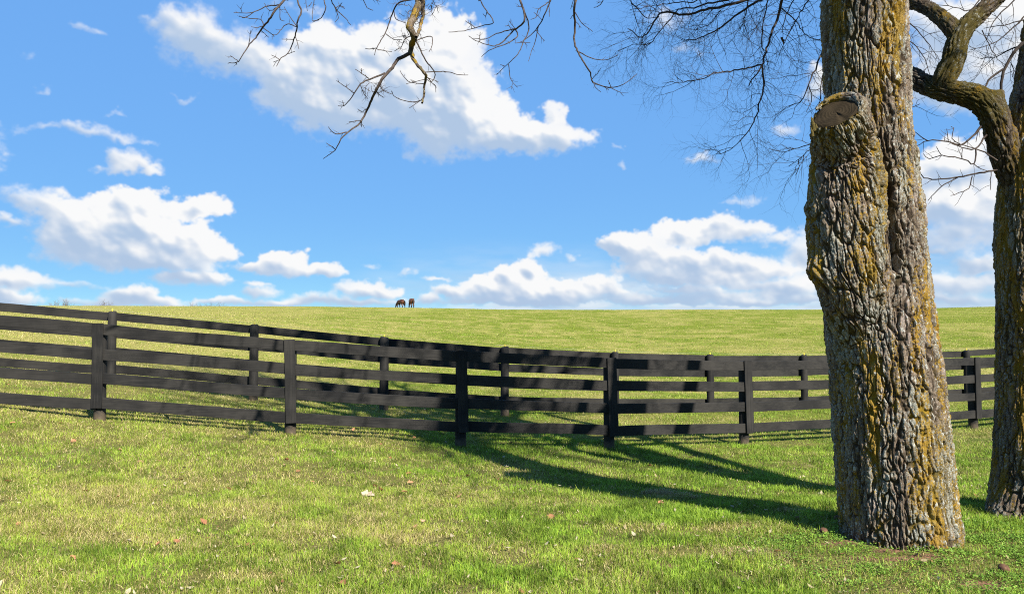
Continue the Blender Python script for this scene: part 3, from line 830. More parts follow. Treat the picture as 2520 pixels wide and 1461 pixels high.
# ---------------------------------------------------------------- the big trunk
def build_main_tree():
    D = 6.25
    tab = [(1450, 2068, 2366), (1350, 2074, 2360), (1300, 2072, 2355), (1200, 2064, 2345), (1100, 2057, 2335), (1000, 2050, 2324), (900, 2043, 2312), (830, 2034, 2303),
           (740, 2030, 2293), (670, 2036, 2287), (600, 2042, 2276), (500, 2046, 2268), (400, 2042, 2255), (300, 2036, 2243), (240, 2031, 2239), (120, 2027, 2235), (0, 2023, 2232), (-90, 2021, 2229)]
    pts = [P((a+b)/2, y, D) for y, a, b in tab]; rad = [(b-a)/2/FPX*D-.022 for y, a, b in tab]
    root = thing('old_tree', (TREE_C[0], TREE_C[1], 0), 'massive leaning lichen-covered tree with a sawn-off limb and bare boughs overhead', 'tree')
    bumps = [(P(2272, 492, 6.2), .07, .03), (P(2250, 380, 6.1), .10, .02), (P(2090, 60, 6.0), .2, .015), (P(2120, 1290, 5.85), .16, .03), (P(2300, 1330, 5.85), .18, .03)]
    bark_obj('trunk', bark_loft(pts, rad, .0060, .0044, .040, .021, 3, bumps, .02, grooves=[([(2150, 340), (2172, 400), (2188, 470), (2196, 560), (2206, 660)], .026, -.10), ([(2225, 560), (2240, 640), (2252, 720)], .02, -.02)]), BARK, root)
    # the stump of the sawn limb, grown together with the trunk
    n = Vector((-.50, -.50, .70)).normalized()
    cc = P(2058, 277, 5.72)
    sp = [P(2125, 840, 6.16), P(2108, 740, 6.08), P(2098, 650, 6.03), P(2092, 560, 6.0), P(2089, 460, 5.97), P(2082, 375, 5.92), cc-n*.11, cc]
    sr = [.17, .262, .305, .312, .288, .248, .205, .186]
    sb = [(P(1980, 515, 5.96), .060, .085), (P(1968, 535, 5.94), .03, .035), (P(1994, 668, 5.92), .11, .105), (P(2003, 640, 5.85), .05, .03), (P(2010, 700, 5.85), .12, .03), (P(2190, 520, 5.75), .05, -.02)]
    limb = bark_obj('cut_limb', bark_loft(sp, sr, .0060, .0044, .038, .020, 11, sb, grooves=[([(2150, 340), (2168, 400), (2184, 470), (2194, 560), (2204, 660)], .028, -.13), ([(2112, 330), (2122, 370), (2130, 430)], .03, -.035)], twist=.5), BARK, root)
    e1 = n.cross(Vector((0, 0, 1))).normalized(); e2 = n.cross(e1)
    g = np.random.default_rng(5)
    V, Q = [], []
    NR, NA = 12, 72
    ph = g.random(4)*6
    for i in range(NR+1):
        for k in range(NA):
            a = k*2*math.pi/NA; q = i/NR
            rr = q*.174*(1+.05*math.sin(2*a+ph[0])+.03*math.sin(5*a+ph[1]))
            h = .004+.006*math.sin(3*a+q*5)*q+(-.012 if i == NR else 0)-.010*math.exp(-((math.cos(a-2.2)-1)/.02)**2)
            V.append(cc+e1*(rr*math.cos(a))+e2*(rr*math.sin(a))+n*h)
    for i in range(NR):
        for k in range(NA): Q.append((i*NA+k, i*NA+(k+1) % NA, (i+1)*NA+(k+1) % NA, (i+1)*NA+k))
    m, nt, bs, _ = material('sawn_wood')
    co = nt.n('ShaderNodeTexCoord').outputs['Object']
    ring = nt.n('ShaderNodeTexWave', wave_type='RINGS', rings_direction='SPHERICAL', i_Scale=14., i_Distortion=9., i_Detail=4.)
    nt.l(co, ring.inputs['Vector'])
    c = nt.mix(nt.noise(co, 14, 4, .65), (.010, .0072, .0042), (.046, .034, .020))
    c = nt.mix(nt.math('MULTIPLY', ring.outputs['Fac'], .16), c, (.075, .056, .035))
    nt.l(c, bs.inputs['Base Color']); nt.l(nt.bump(ring.outputs['Fac'], .3, .004), bs.inputs['Normal']); bs.inputs['Roughness'].default_value = 1.; bs.inputs['Specular IOR Level'].default_value = .03
    me = np_mesh('saw_cut', [list(v) for v in V], quads=Q)
    o = bpy.data.objects.new('saw_cut', me); COL.objects.link(o); me.materials.append(m)
    me.transform(Matrix.Translation(-cc)); o.parent = limb; o.location = cc-root.location
    arc = [cc+(e1*math.cos(a)+e2*math.sin(a))*.182+n*(-.012+.030*math.sin((a-a0)/2.6)) for a0 in (math.atan2((Vector((.55, .1, .8))).dot(e2), (Vector((.55, .1, .8))).dot(e1))-1.5,) for a in np.linspace(a0, a0+3.0, 12)]
    bark_obj('bark_collar', bark_loft(arc, [.012, .026, .032, .034, .036, .034, .034, .036, .034, .032, .024, .010], .007, .007, .030, .010, 13), BARK, limb)
    sh = Tubes()
    for (x, y, dx, dy, r) in ((2003, 322, -7, -34, .02), (2010, 326, -3, -22, .016), (2022, 330, 0, -16, .018), (1999, 335, -4, -22, .014)):
        p0, p1 = P(x, y, 5.72), P(x+dx, y+dy, 5.70)
        sh.add([p0, (p0*.6+p1*.4)+Vector((.004, 0, 0)), p1], [r, r*.8, .003], 6)
    link('bark_splinter', sh.mesh('bark_splinter'), BARK, limb, None)
    # upper stem and crown above the picture
    top = P(2125, -80, D)
    up = [top, Vector((2.58, 6.3, 5.3)), Vector((2.50, 6.35, 6.2)), Vector((2.52, 6.5, 7.2))]
    bark_obj('upper_stem', bark_loft(up, [.315, .31, .26, .2], .03, .022, .06, .02, 17), BARK, root)
    g = np.random.default_rng(12)
    t = Tubes()
    for p, d, L, r in (((2.5, 6.4, 6.1), (-.8, -.25, .75), 3.6, .15), ((2.5, 6.4, 6.6), (.75, .5, .8), 3.4, .14), ((2.52, 6.5, 7.1), (.1, -.1, 1), 3.2, .17),
                       ((2.5, 6.45, 6.9), (-.25, .85, .8), 3.4, .13), ((2.5, 6.4, 6.4), (.1, -.9, .7), 3.4, .15), ((2.55, 6.3, 6.0), (.45, -.8, .6), 3.2, .13), ((2.52, 6.5, 7.2), (-.55, .35, .9), 3.4, .13)):
        grow(t, p, d, L, r, 3, g)
    for p, q, r in (((3.5, 6.1, 6.2), (3.9, 3.6, 8.0), .10),):  # unseen limb, added for the broken shade it throws beyond the trunk
        d = np.array(q)-np.array(p)
        grow(t, p, d, float(np.linalg.norm(d))*1.15, r, 3, g, .03, .62)
    link('crown', t.mesh('crown'), TWIG, root)
    fp = [Vector((2.66, 6.27, 4.75)), Vector((2.95, 6.25, 5.2)), Vector((3.3, 6.2, 5.8)), Vector((3.6, 6.1, 6.6)), Vector((3.8, 6.0, 7.8))]
    bark_obj('upper_stem', bark_loft(fp, [.20, .23, .21, .18, .12], .03, .022, .06, .016, 19), BARK, root)
    hanging_boughs(root)
    return root

def hanging_boughs(root):
    def cv(pts): return [(x*.4395+492.2, y*.4395) for x, y in pts]
    # limb above the picture that carries the boughs
    lp = [Vector((2.5, 6.4, 6.0)), Vector((1.6, 6.7, 6.35)), Vector((.6, 6.95, 6.2)), Vector((-.5, 7.0, 5.95)), Vector((-1.5, 7.05, 5.75)), Vector((-2.6, 7.1, 5.45)), Vector((-3.3, 7.2, 5.1))]
    lr = [.17, .14, .115, .095, .075, .05, .02]
    bark_obj('branch', bark_loft(lp, lr, .03, .02, .05, .010, 23), BARK2, root)
    LP, LR = smooth_path(lp, lr, .1)
    def bough(main, r0, r1, d, subs, seed, mat=TWIG, moss=(), carry=True, tangles=()):
        g = np.random.default_rng(seed); t = Tubes()
        pts = [P(x, y, d+.12*math.sin(i*1.3+seed)) for i, (x, y) in enumerate(cv(main))]
        n = len(pts)
        if carry:
            k = int(np.argmin(np.abs(LP[:, 0]-(pts[0].x+.15)))); a = Vector(LP[k])
            mid = a.lerp(pts[0], .55)+Vector((.04, .02, .05))
            pts = [a, mid]+pts
            rr = [r0*1.25, r0*1.1]+list(np.linspace(r0, r1, n))
        else: rr = list(np.linspace(r0, r1, n))
        pp, pr = smooth_path(pts, rr, .035, .0022, seed)
        t.add(pp, pr, 8 if r0 > .02 else 6)
        for j, (sub, sr) in enumerate(subs):
            q = [P(x, y, d+.10*math.sin(i*1.1+j)) for i, (x, y) in enumerate(cv(sub))]
            # meet the parent branch
            allp = pp
            k = int(np.argmin(((allp-np.array(q[0]))**2).sum(1)))
            if (Vector(allp[k])-q[0]).length < .14: q[0] = Vector(allp[k])
            sp, ss = smooth_path(q, np.linspace(sr, .0026, len(q)), .03, .0016, seed+j)
            t.add(sp, ss, 5)
            for _ in range(1+len(sub)//2):
                i = int(g.integers(1, len(sp)-1)); dd = sp[i]-sp[i-1]
                side = np.array([dd[2], g.normal(0, .02), -dd[0]])*(1 if g.random() < .5 else -1)
                twig(t, sp[i], dd+side*1.1, .025+.05*g.random(), .0026, g, 0, 0, .05)
        for (x, y, rr_, cnt) in tangles:
            for _ in range(cnt):
                (X, Y), = cv([(x+g.normal(0, rr_), y+g.normal(0, rr_))])
                twig(t, P(X, Y, d+g.normal(0, .04)), g.normal(0, 1, 3), .05+.13*g.random(), .0030, g, 1, 0, .03)
        o = link('branch', t.mesh('branch'), mat, root)
        for (mp, ms) in moss:
            q = [P(x, y, d+.12*math.sin(i*1.3+seed)) for i, (x, y) in enumerate(cv(mp))]
            tm = Tubes(); sp, ss = smooth_path(q, ms, .03, .003, seed+50)
            ss = ss*(1+.28*(np.random.default_rng(3).random(len(ss))-.4)); tm.add(sp, ss, 9)
            link('mossy_bough', tm.mesh('mossy_bough'), MOSSY, o, None)
        return o
    # bough with golden moss
    m = [(1238, -40), (1232, 0), (1200, 90), (1175, 150), (1200, 200), (1185, 250), (1180, 290), (1200, 340), (1240, 390), (1265, 420), (1258, 470), (1252, 540), (1245, 575)]
    bough(m, .022, .005, 6.8, [
        ([(1246, -10), (1248, 80), (1232, 150), (1212, 210)], .013),
        ([(1168, 285), (1110, 330), (1075, 380), (1030, 430), (990, 500), (960, 560), (930, 630), (895, 690), (830, 740), (790, 780), (755, 840), (690, 888)], .017),
        ([(1035, 410), (960, 440), (900, 470), (860, 530), (810, 590), (772, 593)], .0085), ([(945, 440), (910, 415), (870, 388)], .0045), ([(905, 415), (903, 385)], .0035),
        ([(860, 520), (820, 490), (765, 453)], .0045), ([(820, 490), (822, 470)], .003), ([(805, 590), (800, 565)], .003),
        ([(820, 740), (770, 750), (735, 735), (718, 712)], .0055), ([(755, 835), (735, 818), (705, 800)], .0045), ([(900, 675), (860, 680), (835, 683)], .004), ([(905, 680), (905, 710)], .0035), ([(930, 615), (905, 625), (885, 612)], .0035),
        ([(1245, 565), (1190, 572), (1100, 548), (1070, 512)], .0045), ([(1190, 572), (1175, 605)], .0035), ([(1010, 485), (1030, 510), (1075, 528)], .004),
        ([(1235, 205), (1235, 280), (1265, 340), (1310, 400), (1312, 440), (1295, 460), (1268, 445)], .0075), ([(1310, 403), (1380, 402), (1440, 418), (1500, 422)], .0045), ([(1270, 445), (1300, 465), (1320, 480), (1320, 518)], .004), ([(1300, 465), (1335, 460)], .003),
        ([(1225, 210), (1290, 205), (1300, 250), (1282, 295)], .005), ([(1255, 460), (1180, 460), (1140, 430), (1120, 395)], .004), ([(1180, 460), (1155, 468)], .003),
        ([(1215, -5), (1150, 5), (1100, 30), (1070, 100), (1040, 180), (1000, 250), (985, 280), (978, 310)], .008), ([(990, 270), (950, 275), (925, 272)], .004), ([(995, 280), (1040, 285), (1075, 290)], .004), ([(1040, 190), (1080, 220), (1130, 225)], .004), ([(1085, 60), (1095, 105), (1150, 130)], .004),
        ([(1140, 5), (1165, 70), (1170, 140)], .0045), ([(1200, 195), (1150, 215), (1130, 260), (1090, 285)], .0045), ([(900, 480), (915, 520), (940, 553)], .0035), ([(985, 500), (1000, 530), (1030, 546)], .0035)],
        101, TWIG, moss=[(m, [.034, .034, .033, .028, .027, .025, .020, .014, .012, .0115, .009, .008, .0085]), ([(1248, -10), (1249, 80), (1233, 150), (1213, 210)], [.015, .015, .013, .013])],
        tangles=[(1290, 20, 26, 20), (1150, 40, 22, 8), (1145, 225, 24, 14), (1205, 120, 22, 10), (968, 500, 22, 16), (1240, 60, 20, 10)])
    bough([(500, -30), (480, -5), (430, 50), (395, 100), (350, 155), (320, 200), (280, 250), (245, 300), (215, 345), (155, 355)], .0115, .003, 7.2, [
        ([(430, 40), (380, 35), (310, 65), (260, 75), (190, 70)], .006), ([(300, 70), (250, 100), (220, 90)], .004), ([(395, 100), (340, 110), (280, 105), (225, 95)], .005), ([(350, 155), (320, 155), (285, 150)], .0045), ([(320, 205), (285, 170)], .004),
        ([(215, 330), (170, 312)], .004), ([(212, 345), (205, 365)], .0035), ([(375, 140), (400, 190), (415, 205)], .0045), ([(355, 165), (385, 210)], .004), ([(415, 70), (450, 110), (475, 118)], .004), ([(235, 70), (225, 45)], .003), ([(405, 5), (390, 60), (360, 20)], .004)], 102)
    bough([(548, -30), (568, 60), (545, 115), (540, 170), (520, 240), (490, 300), (445, 335), (430, 375)], .0085, .003, 7.2, [
        ([(545, 120), (490, 135), (455, 165), (430, 195), (405, 192)], .005), ([(455, 165), (455, 220)], .0035), ([(548, 190), (545, 240), (555, 275)], .004), ([(510, 260), (530, 290)], .0035), ([(445, 335), (400, 308)], .004), ([(440, 345), (412, 350)], .003), ([(545, 115), (500, 90), (470, 40)], .0045)], 103)
    bough([(695, -30), (705, 40), (680, 100), (630, 125)], .006, .003, 7.3, [([(680, 100), (660, 115), (628, 118)], .003), ([(703, 10), (600, -8), (600, 60)], .004), ([(640, -3), (630, 70), (628, 115)], .004), ([(625, 15), (610, 40)], .003)], 104)
    bough([(725, -30), (735, 5), (770, 60), (815, 105), (840, 140)], .006, .003, 7.3, [([(770, 60), (775, 100), (755, 125)], .004), ([(745, 20), (780, 30), (810, 50)], .004), ([(795, 45), (796, 15)], .003)], 105)
    bough([(905, -30), (912, -5), (935, 45), (970, 60)], .005, .003, 7.3, [([(912, -8), (965, -2), (1010, 10)], .003)], 106)
    bough([(1565, -30), (1570, 0), (1600, 55), (1637, 105), (1643, 130), (1580, 145), (1480, 172), (1390, 183)], .0065, .003, 7.4, [([(1525, 160), (1505, 130), (1485, 118)], .004), ([(1620, 110), (1600, 95), (1583, 78)], .004), ([(1505, 130), (1515, 120)], .003)], 107)
    bough([(1785, -30), (1790, -5), (1812, 60), (1815, 120), (1775, 160), (1745, 180), (1690, 240), (1640, 258), (1560, 235), (1505, 205)], .0115, .003, 7.5, [
        ([(1745, 180), (1660, 190), (1600, 220), (1530, 215)], .006), ([(1815, 110), (1780, 200), (1720, 245), (1660, 265), (1610, 290), (1575, 320)], .007), ([(1735, 175), (1730, 145), (1710, 148)], .0035), ([(1730, 150), (1732, 118)], .003), ([(1570, 225), (1570, 180)], .0035), ([(1620, 255), (1615, 220)], .003),
        ([(1822, 80), (1840, 130), (1835, 190), (1810, 235), (1790, 290), (1740, 345), (1700, 380), (1660, 420)], .007), ([(1728, 360), (1735, 420), (1750, 460), (1778, 490)], .0045), ([(1750, 470), (1745, 500)], .003), ([(1705, 370), (1682, 362)], .003), ([(1785, 15), (1772, 36)], .003)], 108)
    bough([(1968, -30), (1960, 0), (1945, 50), (1905, 130), (1870, 180), (1820, 225), (1765, 245)], .0075, .003, 7.6, [
        ([(1870, 180), (1875, 240), (1855, 290), (1840, 345)], .0045), ([(1885, 175), (1910, 210), (1930, 228)], .004), ([(1925, -10), (1900, 50), (1880, 100), (1850, 110)], .005), ([(1895, 60), (1870, 70)], .003), ([(1955, 45), (1955, 95)], .0035), ([(1845, 205), (1850, 240)], .003)], 109)
    bough([(2105, -30), (2104, 0), (2095, 60), (2100, 140), (2095, 230), (2120, 300), (2150, 350), (2185, 410), (2200, 460), (2260, 485), (2330, 487), (2390, 460), (2445, 412)], .0115, .003, 7.2, [
        ([(2120, 290), (2190, 325), (2270, 338), (2340, 310)], .0055), ([(2325, 487), (2350, 515), (2370, 537)], .0035), ([(2190, 415), (2225, 410), (2245, 385)], .0035), ([(2195, 450), (2215, 490), (2245, 515)], .004), ([(2250, 470), (2285, 450)], .0035), ([(2112, 80), (2140, 130), (2200, 178)], .0045), ([(2100, 100), (2075, 105)], .0035), ([(2255, 485), (2290, 505)], .0035), ([(2100, 40), (2075, 52)], .0035), ([(2140, 130), (2135, 155)], .003), ([(2105, 260), (2112, 285)], .006)], 110)
    bough([(2270, -30), (2260, -5), (2240, 30), (2205, 45)], .005, .003, 7.3, [([(2240, 25), (2222, 20)], .003)], 111)

# ---------------------------------------------------------------- the second tree
def build_second_tree():
    D = 7.1
    tab = [(1400, 2428, 2670), (1275, 2432, 2668), (1255, 2434, 2667), (1205, 2440, 2664), (1150, 2445, 2660), (1050, 2450, 2654), (900, 2455, 2652), (700, 2452, 2650), (600, 2449, 2648), (450, 2458, 2654), (380, 2466, 2660), (300, 2478, 2668), (200, 2498, 2684), (100, 2514, 2700), (0, 2532, 2716), (-150, 2555, 2735), (-400, 2590, 2760)]
    pts = [P((a+b)/2+11, y, D) for y, a, b in tab]; rad = [(b-a)/2/FPX*D-.004 for y, a, b in tab]
    base = P(2545, 1255, D)
    root = thing('old_tree', (base.x, base.y, tz(base.x, base.y)), 'shaded mossy tree at the right edge with a crooked limb curving left', 'tree')
    bark_obj('trunk', bark_loft(pts, rad, .0085, .0065, .042, .016, 31, [(P(2426, 1272, 7.0), .16, .17), (P(2440, 1225, 6.98), .10, .05), (P(2540, 1290, 6.75), .15, .05)], 0.), BARK2, root)
    lp = [P(2520, 470, 7.1), P(2482, 395, 7.07), P(2462, 330, 7.03), P(2440, 275, 7.02), P(2400, 240, 7.08), P(2335, 226, 7.2), P(2275, 206, 7.4), P(2220, 176, 7.7), P(2160, 130, 8.1), P(2125, 40, 8.6), P(2080, -90, 9.1), P(1990, -190, 9.6), P(1840, -230, 9.9), P(1680, -210, 10.1)]
    lr = [.14, .132, .122, .115, .108, .094, .088, .080, .076, .078, .07, .055, .04, .02]
    limb = bark_obj('limb', bark_loft(lp, lr, .011, .008, .030, .017, 37, [(P(2455, 235, 6.98), .05, .05), (P(2290, 222, 7.25), .05, .022)]), BARK3, root)
    s1 = [P(2318, 222, 7.25), P(2325, 190, 7.2), P(2345, 150, 7.18), P(2356, 105, 7.18), P(2378, 66, 7.22), P(2420, 26, 7.28), P(2470, -24, 7.3), P(2540, -110, 7.35), P(2600, -260, 7.4)]
    bark_obj('limb', bark_loft(s1, [.085, .098, .098, .090, .084, .070, .068, .06, .05], .011, .008, .028, .014, 41, [(P(2350, 200, 7.1), .05, .02)]), BARK3, root)
    s2 = [P(2362, 92, 7.2), P(2335, 62, 7.3), P(2305, 36, 7.45), P(2268, 14, 7.65), P(2225, 2, 7.9), P(2150, -50, 8.3), P(2060, -150, 8.6)]
    bark_obj('limb', bark_loft(s2, [.08, .075, .066, .06, .054, .048, .04], .011, .008, .026, .011, 43), BARK3, root)
    def cv4(pts): return [(x*.4211+1938, y*.4211+184.6) for x, y in pts]
    def cv7(pts): return [(x*.4141+1476.6, y*.4141) for x, y in pts]
    g = np.random.default_rng(77)
    t = Tubes()
    for k, (q, r, d) in enumerate([([(1130, 300), (1080, 360), (1010, 410), (940, 390), (820, 385), (735, 430)], .011, 7.0), ([(820, 385), (780, 360), (735, 325)], .005, 7.0), ([(1165, 350), (1100, 430), (1020, 425), (940, 390)], .009, 6.95), ([(1225, 500), (1150, 450), (1060, 420), (980, 405)], .008, 6.95),
                    ([(1100, 430), (1090, 520), (1020, 490), (900, 470), (830, 490), (790, 460)], .007, 6.95), ([(1225, 555), (1100, 575), (1000, 595), (900, 608), (800, 600), (770, 560), (745, 500)], .009, 7.0), ([(1080, 590), (1060, 660), (1000, 690), (955, 705)], .005, 7.0),
                    ([(1000, 595), (900, 650), (860, 690), (820, 730)], .0055, 7.0), ([(1190, 560), (1185, 670)], .004, 7.0), ([(1010, 405), (960, 370), (975, 310), (955, 305)], .0045, 7.), ([(940, 390), (930, 315)], .0035, 7.), ([(1090, 520), (1130, 550), (1170, 560)], .004, 6.97), ([(900, 470), (870, 420)], .0035, 6.95), ([(1020, 490), (1020, 430)], .0035, 6.95), ([(1140, 300), (1110, 350), (1105, 390)], .004, 7.)]):
        pp, pr = smooth_path([P(x, y, d) for x, y in cv4(q)], np.linspace(r, .0028, len(q)), .035, .0025, k)
        t.add(pp, pr, 5); fringe(t, pp, pr, g, .13, .05, .16, .0030, 0, 0, .08, .2)
    link('branch', t.mesh('branch'), TWIG, root)
    # dark drooping fan of fine twigs left of the big trunk, hung from the long limb
    t = Tubes()
    F = [([(1100, -120), (1090, -20), (1070, 60), (1030, 170), (990, 290), (965, 390), (930, 440), (880, 520)], .020, .006, 9.4),
         ([(965, 390), (975, 480), (965, 560), (935, 660), (905, 740), (865, 800), (810, 860), (750, 900), (690, 915)], .012, .003, 9.4),
         ([(965, 385), (880, 405), (780, 425), (680, 435), (620, 470), (520, 487), (430, 490), (370, 495)], .010, .003, 9.45),
         ([(1060, -110), (985, -20), (890, 40), (830, 80), (750, 140), (680, 190), (620, 215), (540, 235), (480, 240)], .016, .004, 9.6),
         ([(1000, -90), (900, -10), (780, 25), (680, 45), (600, 65), (540, 85), (470, 85), (380, 72), (340, 100), (310, 160), (280, 200), (235, 222), (170, 170)], .020, .005, 9.2),
         ([(900, -60), (830, -20), (760, 0), (640, 20), (560, 50), (480, 50), (420, 110), (380, 160), (330, 220), (290, 260), (200, 265), (110, 305)], .013, .003, 9.8),
         ([(1010, -80), (1000, -10), (975, 120), (965, 200), (960, 280), (990, 350), (1000, 430)], .009, .003, 9.9),
         ([(1080, 50), (1140, 100), (1180, 150), (1230, 210), (1320, 240), (1400, 250)], .008, .003, 9.5),
         ([(1400, 150), (1330, 290), (1285, 390), (1255, 470), (1220, 550), (1180, 610), (1110, 635)], .013, .003, 8.9),
         ([(1240, 510), (1260, 590), (1225, 670)], .006, .003, 8.9), ([(1380, 300), (1325, 450), (1310, 560), (1300, 650)], .009, .003, 8.8),
         ([(160, -70), (180, 0), (230, 60), (290, 110), (350, 100)], .008, .004, 9.3), ([(880, 0), (860, 110), (830, 185)], .008, .003, 9.5), ([(720, 60), (640, 150), (560, 175)], .006, .003, 9.5), ([(640, -40), (560, 10), (420, 20), (300, 40), (180, 60)], .008, .003, 9.7),
         ([(1260, -40), (1200, 60), (1120, 200), (1060, 330)], .009, .003, 9.8), ([(1180, -60), (1100, 110), (1080, 230)], .008, .003, 9.7), ([(1370, 840), (1255, 860), (1180, 880), (1100, 895), (1010, 890)], .006, .003, 8.6), ([(1370, 850), (1255, 885), (1190, 940), (1120, 990)], .005, .003, 8.6), ([(1180, 950), (1180, 1000), (1160, 1050)], .004, .003, 8.6)]
    for k, (q, r0, r1, d) in enumerate(F):
        pp, pr = smooth_path([P(x, y, d+.25*math.sin(i*.8+k)) for i, (x, y) in enumerate(cv7(q))], np.linspace(r0, r1, len(q)), .06, .006, k)
        t.add(pp, pr, 6)
        fringe(t, pp, pr, g, .115, .22, .72, .0040, 2 if k < 6 else 1, -.06, .10, .08)
    link('twig_fan', t.mesh('twig_fan'), TWIG_DARK, root)
    t = Tubes()
    for k, (q, r0, r1, d) in enumerate([([(1700, 60), (1830, 130), (1900, 200), (1960, 270), (2000, 350)], .008, .003, 9.), ([(1700, 200), (1830, 240), (1900, 300), (1945, 400), (1960, 450)], .007, .003, 9.), ([(2560, 240), (2480, 290), (2420, 380), (2395, 430), (2385, 545)], .017, .012, 7.05), ([(2395, 412), (2340, 450), (2290, 500), (2275, 540)], .010, .008, 7.05),
                    ([(2480, 280), (2420, 300), (2370, 335), (2260, 350)], .008, .003, 7.6), ([(2560, 60), (2440, 180), (2330, 260), (2200, 300)], .008, .003, 8.3), ([(2500, -30), (2380, 80), (2330, 150), (2300, 230)], .008, .003, 8.6), ([(2300, -60), (2200, 60), (2100, 40), (1950, 20)], .008, .003, 9.), ([(2520, 120), (2400, 150), (2280, 170)], .006, .003, 8.), ([(2270, 180), (2330, 300), (2400, 400)], .006, .003, 8.4), ([(2440, 370), (2460, 420), (2450, 460)], .004, .003, 7.2), ([(1850, 640), (1900, 620)], .004, .003, 8.)]):
        pp, pr = smooth_path([P(x, y, d) for x, y in cv7(q)], np.linspace(r0, r1, len(q)), .05, .004, k)
        t.add(pp, pr, 6)
        if r0 < .0095: fringe(t, pp, pr, g, .10, .18, .6, .0036, 1, -.05, .12, .1)
    link('branch', t.mesh('branch'), TWIG_DARK, root)
    # stem and crown out of the picture
    top = P(2675, -400, D)
    up = [P(2645, -150, D), top, Vector((5.2, 7.0, 6.9)), Vector((5.15, 6.9, 8.2))]
    bark_obj('upper_stem', bark_loft(up, [.325, .31, .25, .18], .03, .022, .06, .014, 47), BARK2, root)
    g = np.random.default_rng(19); t = Tubes()
    for p, d, L, r in (((5.2, 7., 6.7), (-.7, .5, .8), 3.2, .13), ((5.2, 7., 7.2), (.8, .3, .7), 3.4, .13), ((5.15, 6.9, 8.1), (0, .2, 1), 3.4, .15), ((5.2, 7., 7.), (.2, -.9, .7), 3.4, .15), ((5.2, 6.95, 6.4), (-.25, -.9, .55), 3.2, .15), ((5.15, 6.9, 7.4), (-.4, -.75, .8), 3.4, .13), ((5.15, 6.9, 7.7), (-.8, -.1, .9), 3.2, .12)):
        grow(t, p, d, L, r, 3, g)
    # unseen limb over the lawn behind the viewer, added so its twigs dapple the grass
    for k, (q, r) in enumerate([([(5.2, 7., 7.2), (5.5, 5.2, 7.9), (5.7, 3.2, 8.7), (6.1, 1.4, 9.1), (6.3, .2, 9.2)], .085), ([(5.55, 4.8, 8.0), (5.1, 3.2, 8.5), (5.0, 1.6, 8.8), (5.3, .6, 8.8)], .045), ([(5.7, 3.2, 8.7), (6.5, 1.8, 8.9), (7.2, .9, 8.8)], .04)]):
        pp, pr = smooth_path([Vector(v) for v in q], np.linspace(r, .014, len(q)), .12, .015, k)
        t.add(pp, pr, 6); fringe(t, pp, pr, g, .13, .35, 1.1, .012, 2, .02, .05, .25)
    link('crown', t.mesh('crown'), TWIG, root)
    sp = [Vector((5.0, 7.1, 1.9)), Vector((5.4, 7.2, 2.9)), Vector((5.85, 7.35, 4.3)), Vector((6.2, 7.5, 6.0)), Vector((6.4, 7.5, 8.0))]  # stem added outside the view to cast one more shadow band
    bark_obj('limb', bark_loft(sp, [.16, .17, .15, .13, .09], .02, .015, .04, .012, 53), BARK2, root)
    # a curled leaf caught in the fan
    lf = leaf_mesh(4); lf.materials.append(mat_plain('withered', (.03, .02, .015), (.07, .045, .03), 12, .8))
    o = bpy.data.objects.new('withered_leaf', lf); COL.objects.link(o); o.location = P(1924, 101, 9.42); o.scale = (.10, .09, .09); o.rotation_euler = (.4, 1.1, .5)
    tag(o, 'single dark withered leaf caught among the fine twigs left of the big trunk', 'leaf')
build_main_tree()
build_second_tree()
# ---------------------------------------------------------------- fences
def mat_paint(name, grain, c1=(.0085, .0082, .0080), c2=(.029, .0265, .023), worn=.5):
    m, nt, bs, _ = material(name)
    co = nt.n('ShaderNodeTexCoord').outputs['Object']
    rnd = nt.n('ShaderNodeObjectInfo').outputs['Random']
    off = nt.n('ShaderNodeVectorMath', operation='ADD'); nt.l(co, off.inputs[0])
    cb = nt.n('ShaderNodeCombineXYZ'); nt.l(nt.math('MULTIPLY', rnd, 37.), cb.inputs[0]); nt.l(nt.math('MULTIPLY', rnd, 11.), cb.inputs[2]); nt.l(cb.outputs[0], off.inputs[1])
    p = off.outputs[0]
    gr = nt.noise(nt.scale(p, grain), 1., 5, .65, .6)
    saw = nt.noise(nt.scale(p, (grain[2]*.55, 3, 4) if grain[0] < grain[2] else (4, 3, grain[0]*.9)), 1., 2, .5)
    big = nt.noise(p, 1.6, 3, .6)
    c = nt.mix(nt.step(nt.math('ADD', big, nt.math('MULTIPLY', nt.math('SUBTRACT', gr, .5), .6)), .3, .72), c1, c2)
    c = nt.mix(nt.math('MULTIPLY', rnd, .30), c, c2)
    sp = nt.math('MULTIPLY', nt.step(nt.noise(nt.scale(p, (55, 60, 130)), 1., 3, .7), .70, .76), nt.step(nt.noise(p, 3.0, 4, .65), .56-.1*worn, .66-.1*worn))
    c = nt.mix(nt.math('MULTIPLY', sp, .8), c, (.26, .23, .19))
    nt.l(c, bs.inputs['Base Color']); bs.inputs['Roughness'].default_value = .75; bs.inputs['Specular IOR Level'].default_value = .16
    nt.l(nt.bump(nt.math('ADD', nt.math('MULTIPLY', gr, .7), nt.math('MULTIPLY', saw, .5)), .55, .006), bs.inputs['Normal'])
    return m
PAINT_H = mat_paint('black_fence_paint', (1.6, 30, 46))
PAINT_V = mat_paint('black_post_paint', (40, 40, 2.2), worn=.1)
